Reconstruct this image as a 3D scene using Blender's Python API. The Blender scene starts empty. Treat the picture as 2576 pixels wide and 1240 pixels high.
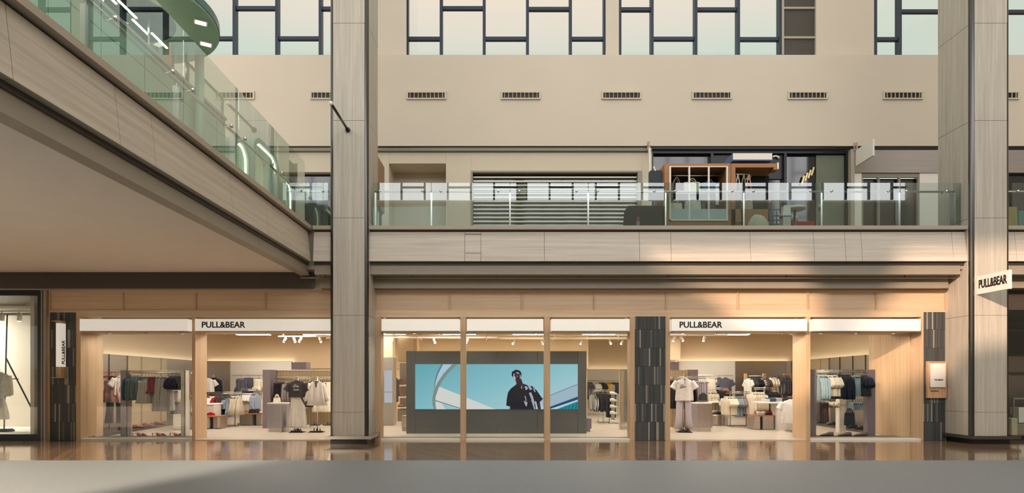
import bpy, bmesh, math, random
from mathutils import Vector, Matrix

# ------------------------------------------------------------------ camera, sky, sun, exposure
scene = bpy.context.scene
COL = scene.collection
F, X0, Y0, EYE = 1520.0, 1270.0, 955.0, 1.53          # focal length in px, principal point, eye height
cam_data = bpy.data.cameras.new('camera')
cam_data.sensor_fit = 'HORIZONTAL'
cam_data.sensor_width = 36.0
cam_data.lens = F / 2576.0 * 36.0
cam_data.shift_x = (1288.0 - X0) / 2576.0
cam_data.shift_y = (Y0 - 620.0) / 2576.0
cam_data.clip_end = 400
cam = bpy.data.objects.new('camera', cam_data)
COL.objects.link(cam)
cam.location = (0, 0, EYE)
cam.rotation_euler = (math.pi / 2, 0, 0)
scene.camera = cam

world = bpy.data.worlds.new('sky')
scene.world = world
world.use_nodes = True
wn = world.node_tree
wn.nodes.clear()
w_out = wn.nodes.new('ShaderNodeOutputWorld')
w_bg = wn.nodes.new('ShaderNodeBackground')
w_tc = wn.nodes.new('ShaderNodeTexCoord')
w_sep = wn.nodes.new('ShaderNodeSeparateXYZ')
w_ramp = wn.nodes.new('ShaderNodeValToRGB')
wn.links.new(w_tc.outputs['Generated'], w_sep.inputs[0])
wn.links.new(w_sep.outputs['Z'], w_ramp.inputs[0])
wn.links.new(w_ramp.outputs[0], w_bg.inputs[0])
wn.links.new(w_bg.outputs[0], w_out.inputs[0])
_e = w_ramp.color_ramp.elements
_e[0].position = 0.0
_e[0].color = (0.30, 0.30, 0.28, 1)
_e[1].position = 1.0
_e[1].color = (0.97, 0.92, 0.82, 1)
for _p, _c in ((0.02, (0.66, 0.78, 0.72, 1)), (0.455, (0.72, 0.86, 0.77, 1)), (0.495, (0.88, 0.88, 0.79, 1)), (0.53, (0.98, 0.91, 0.78, 1))):
    _n = _e.new(_p)
    _n.color = _c
w_bg.inputs[1].default_value = 1.35

SUN_DIR = Vector((0.75, 1.0, -0.33))                  # the way the low sun's light travels
sun_data = bpy.data.lights.new('sun', 'SUN')
sun_data.energy = 4.7
sun_data.color = (1.0, 0.70, 0.52)
sun_data.angle = math.radians(1.1)
sun = bpy.data.objects.new('sun', sun_data)
COL.objects.link(sun)
sun.location = (-30, -30, 25)
sun.rotation_euler = SUN_DIR.to_track_quat('-Z', 'Y').to_euler()

spot_data = bpy.data.lights.new('added_floor_spot', 'SPOT')     # added unseen spotlight behind the viewer, standing in for sun on the left floor
spot_data.energy = 90000
spot_data.color = (1.0, 0.84, 0.64)
spot_data.spot_size = math.radians(26)
spot_data.spot_blend = 0.35
spot_data.shadow_soft_size = 0.25
spot = bpy.data.objects.new('added_floor_spot', spot_data)
COL.objects.link(spot)
spot.location = (-13.0, -8.5, 7.0)
spot.rotation_euler = (Vector((-9.6, 8.2, 0)) - spot.location).to_track_quat('-Z', 'Y').to_euler()

vs = scene.view_settings
scene.display_settings.display_device = 'sRGB'
vs.view_transform = 'Standard'
vs.look = 'None'
vs.exposure = 0.0
vs.gamma = 1.0
vs.use_curve_mapping = False
cy = scene.cycles
cy.max_bounces = 7
cy.diffuse_bounces = 3
cy.glossy_bounces = 3
cy.transmission_bounces = 4
cy.transparent_max_bounces = 16
cy.sample_clamp_indirect = 6.0
cy.caustics_reflective = False
cy.caustics_refractive = False
cy.use_denoising = True

WINDOW_GLOW = 5.6                                     # daylight in the tall windows behind the viewer
SHOP_LIGHT = 40.0                                     # the shop's ceiling panels
COVE_LIGHT = 5.0

# ------------------------------------------------------------------ helpers
def wx(px, y): return (px - X0) * y / F
def wz(py, y): return EYE + (Y0 - py) * y / F
def P(px, py, y): return Vector((wx(px, y), y, wz(py, y)))
def srgb(r, g, b):
    f = lambda c: (c / 255 / 12.92) if c / 255 <= 0.04045 else ((c / 255 + 0.055) / 1.055) ** 2.4
    return (f(r), f(g), f(b), 1.0)

class MB:
    """collects faces of one mesh, in world coordinates"""
    def __init__(s):
        s.v = []; s.f = []
    def add(s, verts, faces):
        n = len(s.v)
        s.v += [tuple(v) for v in verts]
        s.f += [tuple(i + n for i in f) for f in faces]
        return s
    def box(s, x0, x1, y0, y1, z0, z1):
        s.k = getattr(s, 'k', -1)+1
        e = 0.0005*(s.k % 5)
        x0 += e; y0 += e; z0 += e; x1 -= e; y1 -= e; z1 -= e
        return s.add([(x0,y0,z0),(x1,y0,z0),(x1,y1,z0),(x0,y1,z0),(x0,y0,z1),(x1,y0,z1),(x1,y1,z1),(x0,y1,z1)],
                     [(0,3,2,1),(4,5,6,7),(0,1,5,4),(1,2,6,5),(2,3,7,6),(3,0,4,7)])
    def cbox(s, c, sx, sy, sz, rz=0.0, ry=0.0, rx=0.0):
        m = Matrix.Translation(c) @ Matrix.Rotation(rz, 4, 'Z') @ Matrix.Rotation(ry, 4, 'Y') @ Matrix.Rotation(rx, 4, 'X')
        pts = [m @ Vector((a*sx/2, b*sy/2, d*sz/2)) for d in (-1,1) for a,b in ((-1,-1),(1,-1),(1,1),(-1,1))]
        return s.add(pts, [(0,3,2,1),(4,5,6,7),(0,1,5,4),(1,2,6,5),(2,3,7,6),(3,0,4,7)])
    def prism(s, poly, d, closed=True):
        """poly: 3-D loop; d: extrusion vector"""
        d = Vector(d); n = len(poly)
        a = [Vector(p) for p in poly]
        f = [tuple(range(n-1, -1, -1)), tuple(range(n, 2*n))] + [(i, (i+1) % n, n+(i+1) % n, n+i) for i in range(n)]
        return s.add(a + [p + d for p in a], f)
    def loft(s, rings, cap=True):
        n = len(rings[0]); v = []; f = []
        for r in rings: v += list(r)
        for k in range(len(rings)-1):
            for i in range(n):
                j = (i+1) % n
                f.append((k*n+i, k*n+j, (k+1)*n+j, (k+1)*n+i))
        if cap:
            f.append(tuple(range(n-1, -1, -1)))
            f.append(tuple((len(rings)-1)*n+i for i in range(n)))
        return s.add(v, f)
    def tube(s, path, r, n=8, cap=True):
        path = [Vector(p) for p in path]; rings = []
        for i, p in enumerate(path):
            t = (path[min(i+1, len(path)-1)] - path[max(i-1, 0)])
            t = t.normalized() if t.length > 1e-9 else Vector((0,0,1))
            u = t.cross(Vector((0,0,1)))
            if u.length < 1e-3: u = t.cross(Vector((0,1,0)))
            u.normalize(); w = t.cross(u)
            rr = r[i] if isinstance(r, (list, tuple)) else r
            rings.append([p + u*(math.cos(2*math.pi*k/n)*rr) + w*(math.sin(2*math.pi*k/n)*rr) for k in range(n)])
        return s.loft(rings, cap)
    def lathe(s, c, prof, n=20):
        c = Vector(c)
        rings = [[c + Vector((r*math.cos(2*math.pi*k/n), r*math.sin(2*math.pi*k/n), z)) for k in range(n)] for r, z in prof]
        return s.loft(rings)
    def ball(s, c, rx, ry, rz, n=12, m=7):
        c = Vector(c); rings = []
        for i in range(1, m):
            a = math.pi*i/m
            rings.append([c + Vector((rx*math.sin(a)*math.cos(2*math.pi*k/n), ry*math.sin(a)*math.sin(2*math.pi*k/n), -rz*math.cos(a))) for k in range(n)])
        return s.loft(rings)
    def mesh(s, name, off=(0,0,0), smooth=False):
        me = bpy.data.meshes.new(name)
        ox, oy, oz = off
        me.from_pydata([(x-ox, y-oy, z-oz) for x,y,z in s.v], [], s.f)
        bm = bmesh.new(); bm.from_mesh(me)
        bmesh.ops.recalc_face_normals(bm, faces=bm.faces)
        bm.to_mesh(me); bm.free()
        if smooth:
            me.polygons.foreach_set('use_smooth', [True]*len(me.polygons))
        return me
    def build(s, name, mat, parent=None, origin=None, smooth=False, bevel=0.0, label=None):
        if parent is not None:
            off = world_loc(parent)
        else:
            off = Vector(origin) if origin is not None else Vector((0,0,0))
        me = s.mesh(name, off, smooth)
        if mat is not None: me.materials.append(mat)
        o = bpy.data.objects.new(name, me)
        COL.objects.link(o)
        if parent is not None: o.parent = parent
        elif origin is not None: o.location = off
        if bevel > 0:
            b = o.modifiers.new('bevel', 'BEVEL'); b.width = bevel; b.segments = 2; b.limit_method = 'ANGLE'
        if label: o['label'] = label
        return o

def world_loc(o):
    v = Vector((0,0,0))
    while o is not None:
        v = v + Vector(o.location); o = o.parent
    return v
def thing(name, label, cat, loc=(0,0,0), group=None):
    o = bpy.data.objects.new(name, None)
    COL.objects.link(o)
    o.empty_display_size = 0.1
    o.location = loc
    return tag(o, label, cat, group)
def tag(o, label, cat, group=None):
    o['label'] = label; o['category'] = cat
    if group: o['group'] = group
    return o
def struct(o):
    o['kind'] = 'structure'
    return o
ORD = ['first','second','third','fourth','fifth','sixth','seventh','eighth','ninth','tenth','eleventh','twelfth','thirteenth','fourteenth']

# ------------------------------------------------------------------ materials
MATS = {}
def new_mat(name):
    m = bpy.data.materials.new(name); m.use_nodes = True
    nt = m.node_tree; nt.nodes.clear()
    out = nt.nodes.new('ShaderNodeOutputMaterial')
    b = nt.nodes.new('ShaderNodeBsdfPrincipled')
    nt.links.new(b.outputs[0], out.inputs[0])
    return m, nt, b, out
def N(nt, kind, **kw):
    n = nt.nodes.new(kind)
    for k, v in kw.items(): setattr(n, k, v)
    return n
def mapped(nt, scale, coord='Object', rot=(0,0,0)):
    tc = N(nt, 'ShaderNodeTexCoord'); mp = N(nt, 'ShaderNodeMapping')
    mp.inputs['Scale'].default_value = scale
    mp.inputs['Rotation'].default_value = rot
    nt.links.new(tc.outputs[coord], mp.inputs['Vector'])
    return mp.outputs[0]
def ramp(nt, fac, stops):
    r = N(nt, 'ShaderNodeValToRGB')
    e = r.color_ramp.elements
    e[0].position, e[0].color = stops[0]
    e[1].position, e[1].color = stops[-1]
    for p, c in stops[1:-1]:
        q = e.new(p); q.color = c
    nt.links.new(fac, r.inputs[0])
    return r.outputs[0]
def paint(name, c, rough=0.6, metal=0.0, var=0.06, scale=3.0, spec=0.4, bump=0.0, bscale=120):
    """plain coloured surface with a little cloudiness of its own"""
    if name in MATS: return MATS[name]
    m, nt, b, _ = new_mat(name)
    no = N(nt, 'ShaderNodeTexNoise'); no.inputs['Scale'].default_value = scale; no.inputs['Detail'].default_value = 4
    nt.links.new(mapped(nt, (1,1,1)), no.inputs['Vector'])
    lo = tuple(max(0, x*(1-var)) for x in c[:3]) + (1,); hi = tuple(min(1, x*(1+var)) for x in c[:3]) + (1,)
    nt.links.new(ramp(nt, no.outputs[0], [(0.3, lo), (0.7, hi)]), b.inputs['Base Color'])
    b.inputs['Roughness'].default_value = rough; b.inputs['Metallic'].default_value = metal
    b.inputs['Specular IOR Level'].default_value = spec
    if bump > 0:
        n2 = N(nt, 'ShaderNodeTexNoise'); n2.inputs['Scale'].default_value = bscale
        nt.links.new(mapped(nt, (1,1,1)), n2.inputs['Vector'])
        bp = N(nt, 'ShaderNodeBump'); bp.inputs['Strength'].default_value = bump; bp.inputs['Distance'].default_value = 0.01
        nt.links.new(n2.outputs[0], bp.inputs['Height']); nt.links.new(bp.outputs[0], b.inputs['Normal'])
    MATS[name] = m
    return m
def wood(name, c1, c2, axis, rough=0.5, fine=1.0):
    """straight grain running along one axis"""
    if name in MATS: return MATS[name]
    m, nt, b, _ = new_mat(name)
    k = {'X': (0.35, 14, 14), 'Y': (14, 0.35, 14), 'Z': (14, 14, 0.35)}[axis]
    k = tuple(x*fine for x in k)
    n1 = N(nt, 'ShaderNodeTexNoise'); n1.inputs['Scale'].default_value = 1.0; n1.inputs['Detail'].default_value = 6; n1.inputs['Roughness'].default_value = 0.62
    nt.links.new(mapped(nt, k), n1.inputs['Vector'])
    n2 = N(nt, 'ShaderNodeTexNoise'); n2.inputs['Scale'].default_value = 1.0; n2.inputs['Detail'].default_value = 3
    nt.links.new(mapped(nt, tuple(x*6 for x in k)), n2.inputs['Vector'])
    mx = N(nt, 'ShaderNodeMath', operation='MULTIPLY_ADD'); mx.inputs[1].default_value = 0.35
    nt.links.new(n2.outputs[0], mx.inputs[0]); nt.links.new(n1.outputs[0], mx.inputs[2])
    nt.links.new(ramp(nt, mx.outputs[0], [(0.42, c1), (0.92, c2)]), b.inputs['Base Color'])
    b.inputs['Roughness'].default_value = rough; b.inputs['Specular IOR Level'].default_value = 0.35
    MATS[name] = m
    return m
def steel(name, c, rough=0.3, axis='Z'):
    if name in MATS: return MATS[name]
    m, nt, b, _ = new_mat(name)
    k = {'X': (0.5, 60, 60), 'Y': (60, 0.5, 60), 'Z': (60, 60, 0.5)}[axis]
    n1 = N(nt, 'ShaderNodeTexNoise'); n1.inputs['Scale'].default_value = 1.0; n1.inputs['Detail'].default_value = 4
    nt.links.new(mapped(nt, k), n1.inputs['Vector'])
    lo = tuple(x*0.85 for x in c[:3]) + (1,)
    nt.links.new(ramp(nt, n1.outputs[0], [(0.3, lo), (0.7, c)]), b.inputs['Base Color'])
    b.inputs['Metallic'].default_value = 1.0; b.inputs['Roughness'].default_value = rough
    MATS[name] = m
    return m
def glow(name, c, s):
    if name in MATS: return MATS[name]
    m = bpy.data.materials.new(name); m.use_nodes = True
    nt = m.node_tree; nt.nodes.clear()
    o = N(nt, 'ShaderNodeOutputMaterial'); e = N(nt, 'ShaderNodeEmission')
    e.inputs[0].default_value = c; e.inputs[1].default_value = s
    nt.links.new(e.outputs[0], o.inputs[0])
    MATS[name] = m
    return m
def glass(name, tint, refl=1.0):
    """thin clear pane: tinted see-through, Fresnel mirror on the face turned to the ray"""
    if name in MATS: return MATS[name]
    m = bpy.data.materials.new(name); m.use_nodes = True
    nt = m.node_tree; nt.nodes.clear()
    o = N(nt, 'ShaderNodeOutputMaterial'); t = N(nt, 'ShaderNodeBsdfTransparent'); g = N(nt, 'ShaderNodeBsdfGlossy')
    t.inputs[0].default_value = tint; g.inputs['Roughness'].default_value = 0.0; g.inputs[0].default_value = (0.95, 1, 0.98, 1)
    fr = N(nt, 'ShaderNodeFresnel'); fr.inputs[0].default_value = 1.5
    ge = N(nt, 'ShaderNodeNewGeometry'); iv = N(nt, 'ShaderNodeMath', operation='SUBTRACT'); iv.inputs[0].default_value = 1.0
    nt.links.new(ge.outputs['Backfacing'], iv.inputs[1])
    mu = N(nt, 'ShaderNodeMath', operation='MULTIPLY'); nt.links.new(fr.outputs[0], mu.inputs[0]); nt.links.new(iv.outputs[0], mu.inputs[1])
    m2 = N(nt, 'ShaderNodeMath', operation='MULTIPLY'); m2.use_clamp = True; m2.inputs[1].default_value = 1.9*refl
    nt.links.new(mu.outputs[0], m2.inputs[0])
    mx = N(nt, 'ShaderNodeMixShader')
    nt.links.new(m2.outputs[0], mx.inputs[0]); nt.links.new(t.outputs[0], mx.inputs[1]); nt.links.new(g.outputs[0], mx.inputs[2])
    nt.links.new(mx.outputs[0], o.inputs[0])
    MATS[name] = m
    return m
def slate(name):
    """dark stone of upright strips laid in staggered courses, a few strips pale"""
    m, nt, b, _ = new_mat(name)
    tc = N(nt, 'ShaderNodeTexCoord'); sp = N(nt, 'ShaderNodeSeparateXYZ'); nt.links.new(tc.outputs['Object'], sp.inputs[0])
    def M(op, a, bb=None, c=None):
        n = N(nt, 'ShaderNodeMath', operation=op)
        for i, v in enumerate((a, bb, c)):
            if v is None: continue
            if isinstance(v, (int, float)): n.inputs[i].default_value = v
            else: nt.links.new(v, n.inputs[i])
        return n.outputs[0]
    row = M('FLOOR', M('DIVIDE', sp.outputs['Z'], 0.465))
    col = M('FLOOR', M('DIVIDE', M('ADD', sp.outputs['X'], M('MULTIPLY', row, 0.37)), 0.034))
    cx = N(nt, 'ShaderNodeCombineXYZ'); nt.links.new(col, cx.inputs[0]); nt.links.new(row, cx.inputs[1])
    wn_ = N(nt, 'ShaderNodeTexWhiteNoise', noise_dimensions='3D'); nt.links.new(cx.outputs[0], wn_.inputs[0])
    base = ramp(nt, wn_.outputs[0], [(0.0, srgb(58,60,60)), (0.85, srgb(82,84,82)), (0.88, srgb(100,100,94)), (0.93, srgb(150,146,132)), (1.0, srgb(168,162,146))])
    fr = M('FRACT', M('DIVIDE', sp.outputs['Z'], 0.465))
    edge = M('LESS_THAN', fr, 0.016)
    grit = N(nt, 'ShaderNodeTexNoise'); grit.inputs['Scale'].default_value = 90
    nt.links.new(tc.outputs['Object'], grit.inputs['Vector'])
    mr = N(nt, 'ShaderNodeMix', data_type='RGBA', blend_type='MULTIPLY'); mr.inputs['Factor'].default_value = 0.35
    nt.links.new(base, mr.inputs[6]); nt.links.new(grit.outputs[0], mr.inputs[7])
    mj = N(nt, 'ShaderNodeMix', data_type='RGBA'); nt.links.new(edge, mj.inputs['Factor'])
    nt.links.new(mr.outputs[2], mj.inputs[6]); mj.inputs[7].default_value = srgb(28, 28, 28)
    nt.links.new(mj.outputs[2], b.inputs['Base Color'])
    b.inputs['Roughness'].default_value = 0.75
    MATS[name] = m
    return m
def grid_tile(name, c, dx, dz, joint):
    """small upright tiles with darker joints"""
    m, nt, b, _ = new_mat(name)
    br = N(nt, 'ShaderNodeTexBrick'); br.offset = 0.0
    br.inputs['Color1'].default_value = c; br.inputs['Color2'].default_value = tuple(x*0.93 for x in c[:3]) + (1,)
    br.inputs['Mortar'].default_value = joint
    br.inputs['Scale'].default_value = 1.0; br.inputs['Mortar Size'].default_value = 0.004
    br.inputs['Brick Width'].default_value = dx; br.inputs['Row Height'].default_value = dz
    nt.links.new(mapped(nt, (1,1,1), rot=(math.pi/2, 0, 0)), br.inputs['Vector'])
    nt.links.new(br.outputs[0], b.inputs['Base Color'])
    b.inputs['Roughness'].default_value = 0.5
    MATS[name] = m
    return m
def polished_floor(name):
    """dark polished timber-look floor of narrow slanted boards, slightly wavy"""
    m, nt, b, _ = new_mat(name)
    v = mapped(nt, (1,1,1), rot=(0,0,math.radians(62)))
    br = N(nt, 'ShaderNodeTexBrick'); br.offset = 0.5
    br.inputs['Color1'].default_value = srgb(154,124,98); br.inputs['Color2'].default_value = srgb(126,101,80)
    br.inputs['Mortar'].default_value = srgb(100,78,60); br.inputs['Mortar Size'].default_value = 0.006
    br.inputs['Scale'].default_value = 1.0; br.inputs['Brick Width'].default_value = 1.2; br.inputs['Row Height'].default_value = 0.16
    nt.links.new(v, br.inputs['Vector'])
    nt.links.new(br.outputs[0], b.inputs['Base Color'])
    b.inputs['Roughness'].default_value = 0.09; b.inputs['Specular IOR Level'].default_value = 0.75
    b.inputs['Coat Weight'].default_value = 0.5; b.inputs['Coat Roughness'].default_value = 0.04
    no = N(nt, 'ShaderNodeTexNoise'); no.inputs['Scale'].default_value = 1.0; no.inputs['Detail'].default_value = 2
    nt.links.new(mapped(nt, (3.2, 9.0, 1)), no.inputs['Vector'])
    bp = N(nt, 'ShaderNodeBump'); bp.inputs['Strength'].default_value = 0.10; bp.inputs['Distance'].default_value = 0.02
    nt.links.new(no.outputs[0], bp.inputs['Height']); nt.links.new(bp.outputs[0], b.inputs['Normal']); nt.links.new(bp.outputs[0], b.inputs['Coat Normal'])
    MATS[name] = m
    return m
def cloth(name, c, stripe=None, axis='X', k=40.0, rough=0.85):
    if name in MATS: return MATS[name]
    m, nt, b, _ = new_mat(name)
    no = N(nt, 'ShaderNodeTexNoise'); no.inputs['Scale'].default_value = 9; no.inputs['Detail'].default_value = 5
    nt.links.new(mapped(nt, (1,1,1)), no.inputs['Vector'])
    lo = tuple(x*0.92 for x in c[:3]) + (1,); hi = tuple(min(1, x*1.05) for x in c[:3]) + (1,)
    colr = ramp(nt, no.outputs[0], [(0.3, lo), (0.7, hi)])
    if stripe is not None:
        wv = N(nt, 'ShaderNodeTexWave', bands_direction=axis); wv.inputs['Scale'].default_value = k; wv.inputs['Distortion'].default_value = 0.4
        nt.links.new(mapped(nt, (1,1,1)), wv.inputs['Vector'])
        mx = N(nt, 'ShaderNodeMix', data_type='RGBA')
        nt.links.new(ramp(nt, wv.outputs[0], [(0.45, (0,0,0,1)), (0.6, (1,1,1,1))]), mx.inputs['Factor'])
        nt.links.new(colr, mx.inputs[6]); mx.inputs[7].default_value = stripe
        colr = mx.outputs[2]
    nt.links.new(colr, b.inputs['Base Color'])
    wr = N(nt, 'ShaderNodeTexNoise'); wr.inputs['Scale'].default_value = 1.0; wr.inputs['Detail'].default_value = 3
    nt.links.new(mapped(nt, (16, 16, 5)), wr.inputs['Vector'])
    bp = N(nt, 'ShaderNodeBump'); bp.inputs['Strength'].default_value = 0.5; bp.inputs['Distance'].default_value = 0.02
    nt.links.new(wr.outputs[0], bp.inputs['Height']); nt.links.new(bp.outputs[0], b.inputs['Normal'])
    b.inputs['Roughness'].default_value = rough; b.inputs['Specular IOR Level'].default_value = 0.2
    MATS[name] = m
    return m

WALL = paint('beige plaster', srgb(212,200,183), 0.85, var=0.02, scale=0.6)
WALL2 = paint('pale plaster', srgb(212,200,180), 0.8, var=0.02, scale=0.7)
OAK_H = wood('light oak lying grain', srgb(198,167,134), srgb(222,193,160), 'X')
OAK_V = wood('light oak upright grain', srgb(184,152,117), srgb(208,177,141), 'Z')
OAK_Y = wood('light oak grain to depth', srgb(202,172,140), srgb(226,198,166), 'Y')
GREY_V = wood('grey oak upright grain', srgb(166,158,144), srgb(202,194,180), 'Z', fine=1.2)
GREY_H = wood('grey oak lying grain', srgb(178,168,154), srgb(212,202,188), 'X', fine=1.0)
GREY_Y = wood('grey oak grain to depth', srgb(164,153,137), srgb(200,190,172), 'Y', fine=1.0)
GREYPAINT = paint('taupe painted metal', srgb(150,140,124), 0.45, var=0.02)
CAPPAINT = paint('taupe cap', srgb(176,164,148), 0.5, var=0.02)
DARKPAINT = paint('bronze dark metal', srgb(70,62,54), 0.4, var=0.03)
BLACK = paint('black metal', srgb(24,24,24), 0.35, var=0.03)
NAVY = paint('navy frame', srgb(40,54,74), 0.4, var=0.02)
WHITE = paint('white panel', srgb(238,232,222), 0.55, var=0.01)
SHOPWHITE = paint('warm white board', srgb(234,226,212), 0.6, var=0.02)
CREAM = paint('cream plaster', srgb(224,198,160), 0.8, var=0.02, scale=1.0)
STEEL = steel('brushed steel', (0.62, 0.60, 0.57, 1), 0.28)
STEEL_H = steel('brushed steel lying', (0.50, 0.47, 0.43, 1), 0.42, 'X')
TRIMSTEEL = steel('dark corner steel', (0.10, 0.095, 0.09, 1), 0.25)
CHROME = steel('polished steel', (0.78, 0.77, 0.74, 1), 0.15)
BRONZE = steel('smoked steel', (0.50, 0.46, 0.42, 1), 0.33)
MAUVE = paint('mauve grey lacquer', srgb(128,116,122), 0.3, metal=0.3, var=0.03)
SLATE = slate('slate strips')
POLISHED = polished_floor('polished timber floor')
CONCRETE = paint('grey stone floor', srgb(114,118,120), 0.6, var=0.05, scale=14, bump=0.08, bscale=60)
SHOPFLOOR = paint('pale shop floor', srgb(214,200,182), 0.22, var=0.02, scale=2, spec=0.5)
CLEAR = glass('clear shop glass', (0.97, 0.98, 0.97, 1), 0.6)
GREENGLASS = glass('greenish railing glass', (0.77, 0.84, 0.83, 1), 1.2)
TALLGLASS = glass('laminated railing glass', (0.84, 0.91, 0.88, 1), 1.6)
SKYGLASS = glass('sky window glass', (0.80, 0.775, 0.76, 1), 0.4)
DARKGLASS = paint('dark shop glass', srgb(32,34,34), 0.06, var=0.2, scale=1.5, spec=0.6)
MINT = paint('mint lacquer', srgb(150,184,160), 0.4, var=0.03)
MINTDARK = paint('deep mint lacquer', srgb(104,136,112), 0.4, var=0.03)
DARKWALL = paint('charcoal screen wall', srgb(100,98,94), 0.45, var=0.03)
TEXTBLACK = paint('lettering black', srgb(28,26,24), 0.6, var=0.02)
LED = glow('warm led strip', (1.0, 0.92, 0.72, 1), 6.0)
TILE = grid_tile('beige tile', srgb(176,152,116), 0.10, 0.45, srgb(130,110,84))
# ------------------------------------------------------------------ the atrium: floors, facade wall, corridor, columns
YF = 15.2
struct(MB().box(-45, 45, 11.46, 60, -0.2, 0.0).build('floor_promenade', POLISHED))
struct(MB().box(-45, 45, -20, 11.46, -0.2, 0.0).build('floor', CONCRETE))
struct(MB().box(-12.4, 11.7, 15.5, 29, 0.0, 0.015).build('floor_shop', SHOPFLOOR))

# wall behind the viewer: a band of tall frosted windows above, unseen openings below, cut to throw the sun patches
YB = -10.0
def back_wall():
    bm = bmesh.new()
    def loop(pts):
        vs_ = [bm.verts.new((x, YB, z)) for x, z in pts]
        return [bm.edges.new((vs_[i], vs_[(i+1) % len(vs_)])) for i in range(len(vs_))]
    e = loop([(-70, -0.1), (50, -0.1), (50, 27), (-70, 27)])
    sx, sz = 0.75*24.4, 0.33*24.4
    # openings given by where their light lands on the front of the gallery
    for pts in ([(3.2,4.64),(6.9,4.66),(7.25,4.0),(7.5,1.4),(6.5,1.4),(6.0,2.6),(5.2,3.3),(4.6,3.9),(3.6,4.3)],
                [(9.5,4.70),(14.5,4.78),(14.5,2.5),(11.4,2.35),(10.2,1.9),(8.4,1.9),(8.3,3.0),(9.0,3.6)]):
        e += loop([(x-sx, z+sz) for x, z in pts])
    e += loop([(-34,7.35),(-24.6,7.0),(-18.8,6.0),(-16,5.3),(-16,2.2),(-34,2.2)])  # unseen opening cut to let sun onto the floor at left
    bmesh.ops.triangle_fill(bm, use_beauty=True, edges=e)
    me = bpy.data.meshes.new('wall_back'); bm.to_mesh(me); bm.free()
    me.materials.append(WALL)
    o = bpy.data.objects.new('wall_back', me); COL.objects.link(o)
    return struct(o)
back_wall()
struct(MB().box(26.0, 26.3, -10, 19, 0, 27).build('wall_right_hall', WALL))
FROST = glow('frosted daylight pane', (1.0, 0.98, 1.0, 1), WINDOW_GLOW)
k = 10
x = -37.0
while x < 37:
    fr = MB(); pa = MB()
    pa.box(x, x+9.0, YB+0.06, YB+0.08, 13.2, 20.2)
    for i in range(7): fr.box(x+1.5*i-0.06, x+1.5*i+0.06, YB+0.08, YB+0.22, 13.2, 20.2)
    for i in range(6):
        for z in ((14.0, 17.4) if i % 2 else (15.6, 19.0)):
            fr.box(x+1.5*i, x+1.5*i+1.5, YB+0.08, YB+0.2, z-0.06, z+0.06)
    o = struct(fr.build('window_%d' % k, NAVY)); pa.build('pane', FROST, o)
    k += 1; x += 9.6

# upper facade wall with its clerestory windows
YW = 18.0
def zW(py): return wz(py, YW)
def xW(px): return wx(px, YW)
struct(MB().box(xW(-2600), xW(4200), YW, YW+0.5, zW(367), zW(138)).build('wall_front_upper', WALL))
YP = 18.32
pill = MB()
for a, b in ((940, 1022), (1524, 1557), (2053, 2199)):
    pill.box(wx(a, YP), wx(b, YP), YP, YP+0.4, wz(140, YP), wz(-400, YP))
struct(pill.build('wall_front_piers', WALL))
def clerestory(n, edges, hor, a, b):
    y = YP+0.12
    fr = MB()
    for e in edges:
        fr.box(wx(e, y)-0.045, wx(e, y)+0.045, y-0.04, y+0.16, wz(141, y), wz(-400, y))
    xs = sorted(set([a] + list(edges) + [b]))
    for (u, v), h in zip(zip(xs[:-1], xs[1:]), hor):
        for hh in (h, h-157):
            fr.box(wx(u, y), wx(v, y), y, y+0.12, wz(hh, y)-0.05, wz(hh, y)+0.05)
    o = struct(fr.build('window_%d' % n, NAVY))
    MB().box(wx(a, y), wx(b, y), y+0.05, y+0.07, wz(141, y), wz(-400, y)).build('pane', SKYGLASS, o)
clerestory(1, [590, 697, 806], [95, 19, 95, 20], 300, 945)
clerestory(2, [1024, 1110, 1218, 1327, 1435, 1521], [96, 19, 96, 21, 96], 1024, 1521)
clerestory(3, [1559, 1640, 1750, 1857, 1962], [22, 96, 22, 97], 1559, 1962)
clerestory(4, [2201, 2263], [97, 27], 2201, 2420)
clerestory(5, [2480, 2620], [28, 28, 97], 2420, 2900)
# louvre panel beside the third window
y = YP+0.1
lp = thing('louvre_panel', 'tall dark mesh louvre panel between the windows high on the wall', 'vent panel', (wx(2009, y), y, wz(138, y)))
fm = MB()
for px in (1968, 2051): fm.box(wx(px, y)-0.03, wx(px, y)+0.03, y-0.05, y+0.05, wz(139, y), wz(-200, y))
for py in (96, 22, -60): fm.box(wx(1968, y), wx(2051, y), y-0.05, y+0.05, wz(py, y)-0.03, wz(py, y)+0.03)
fm.build('frame', CAPPAINT, lp)
MESHM = grid_tile('dark mesh', srgb(74,68,58), 0.05, 0.05, srgb(44,40,34))
for a, b in ((139, 98), (94, 24), (20, -60)):
    MB().box(wx(1970, y), wx(2049, y), y, y+0.03, wz(a, y), wz(b, y)).build('mesh_panel', MESHM, lp)
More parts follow.
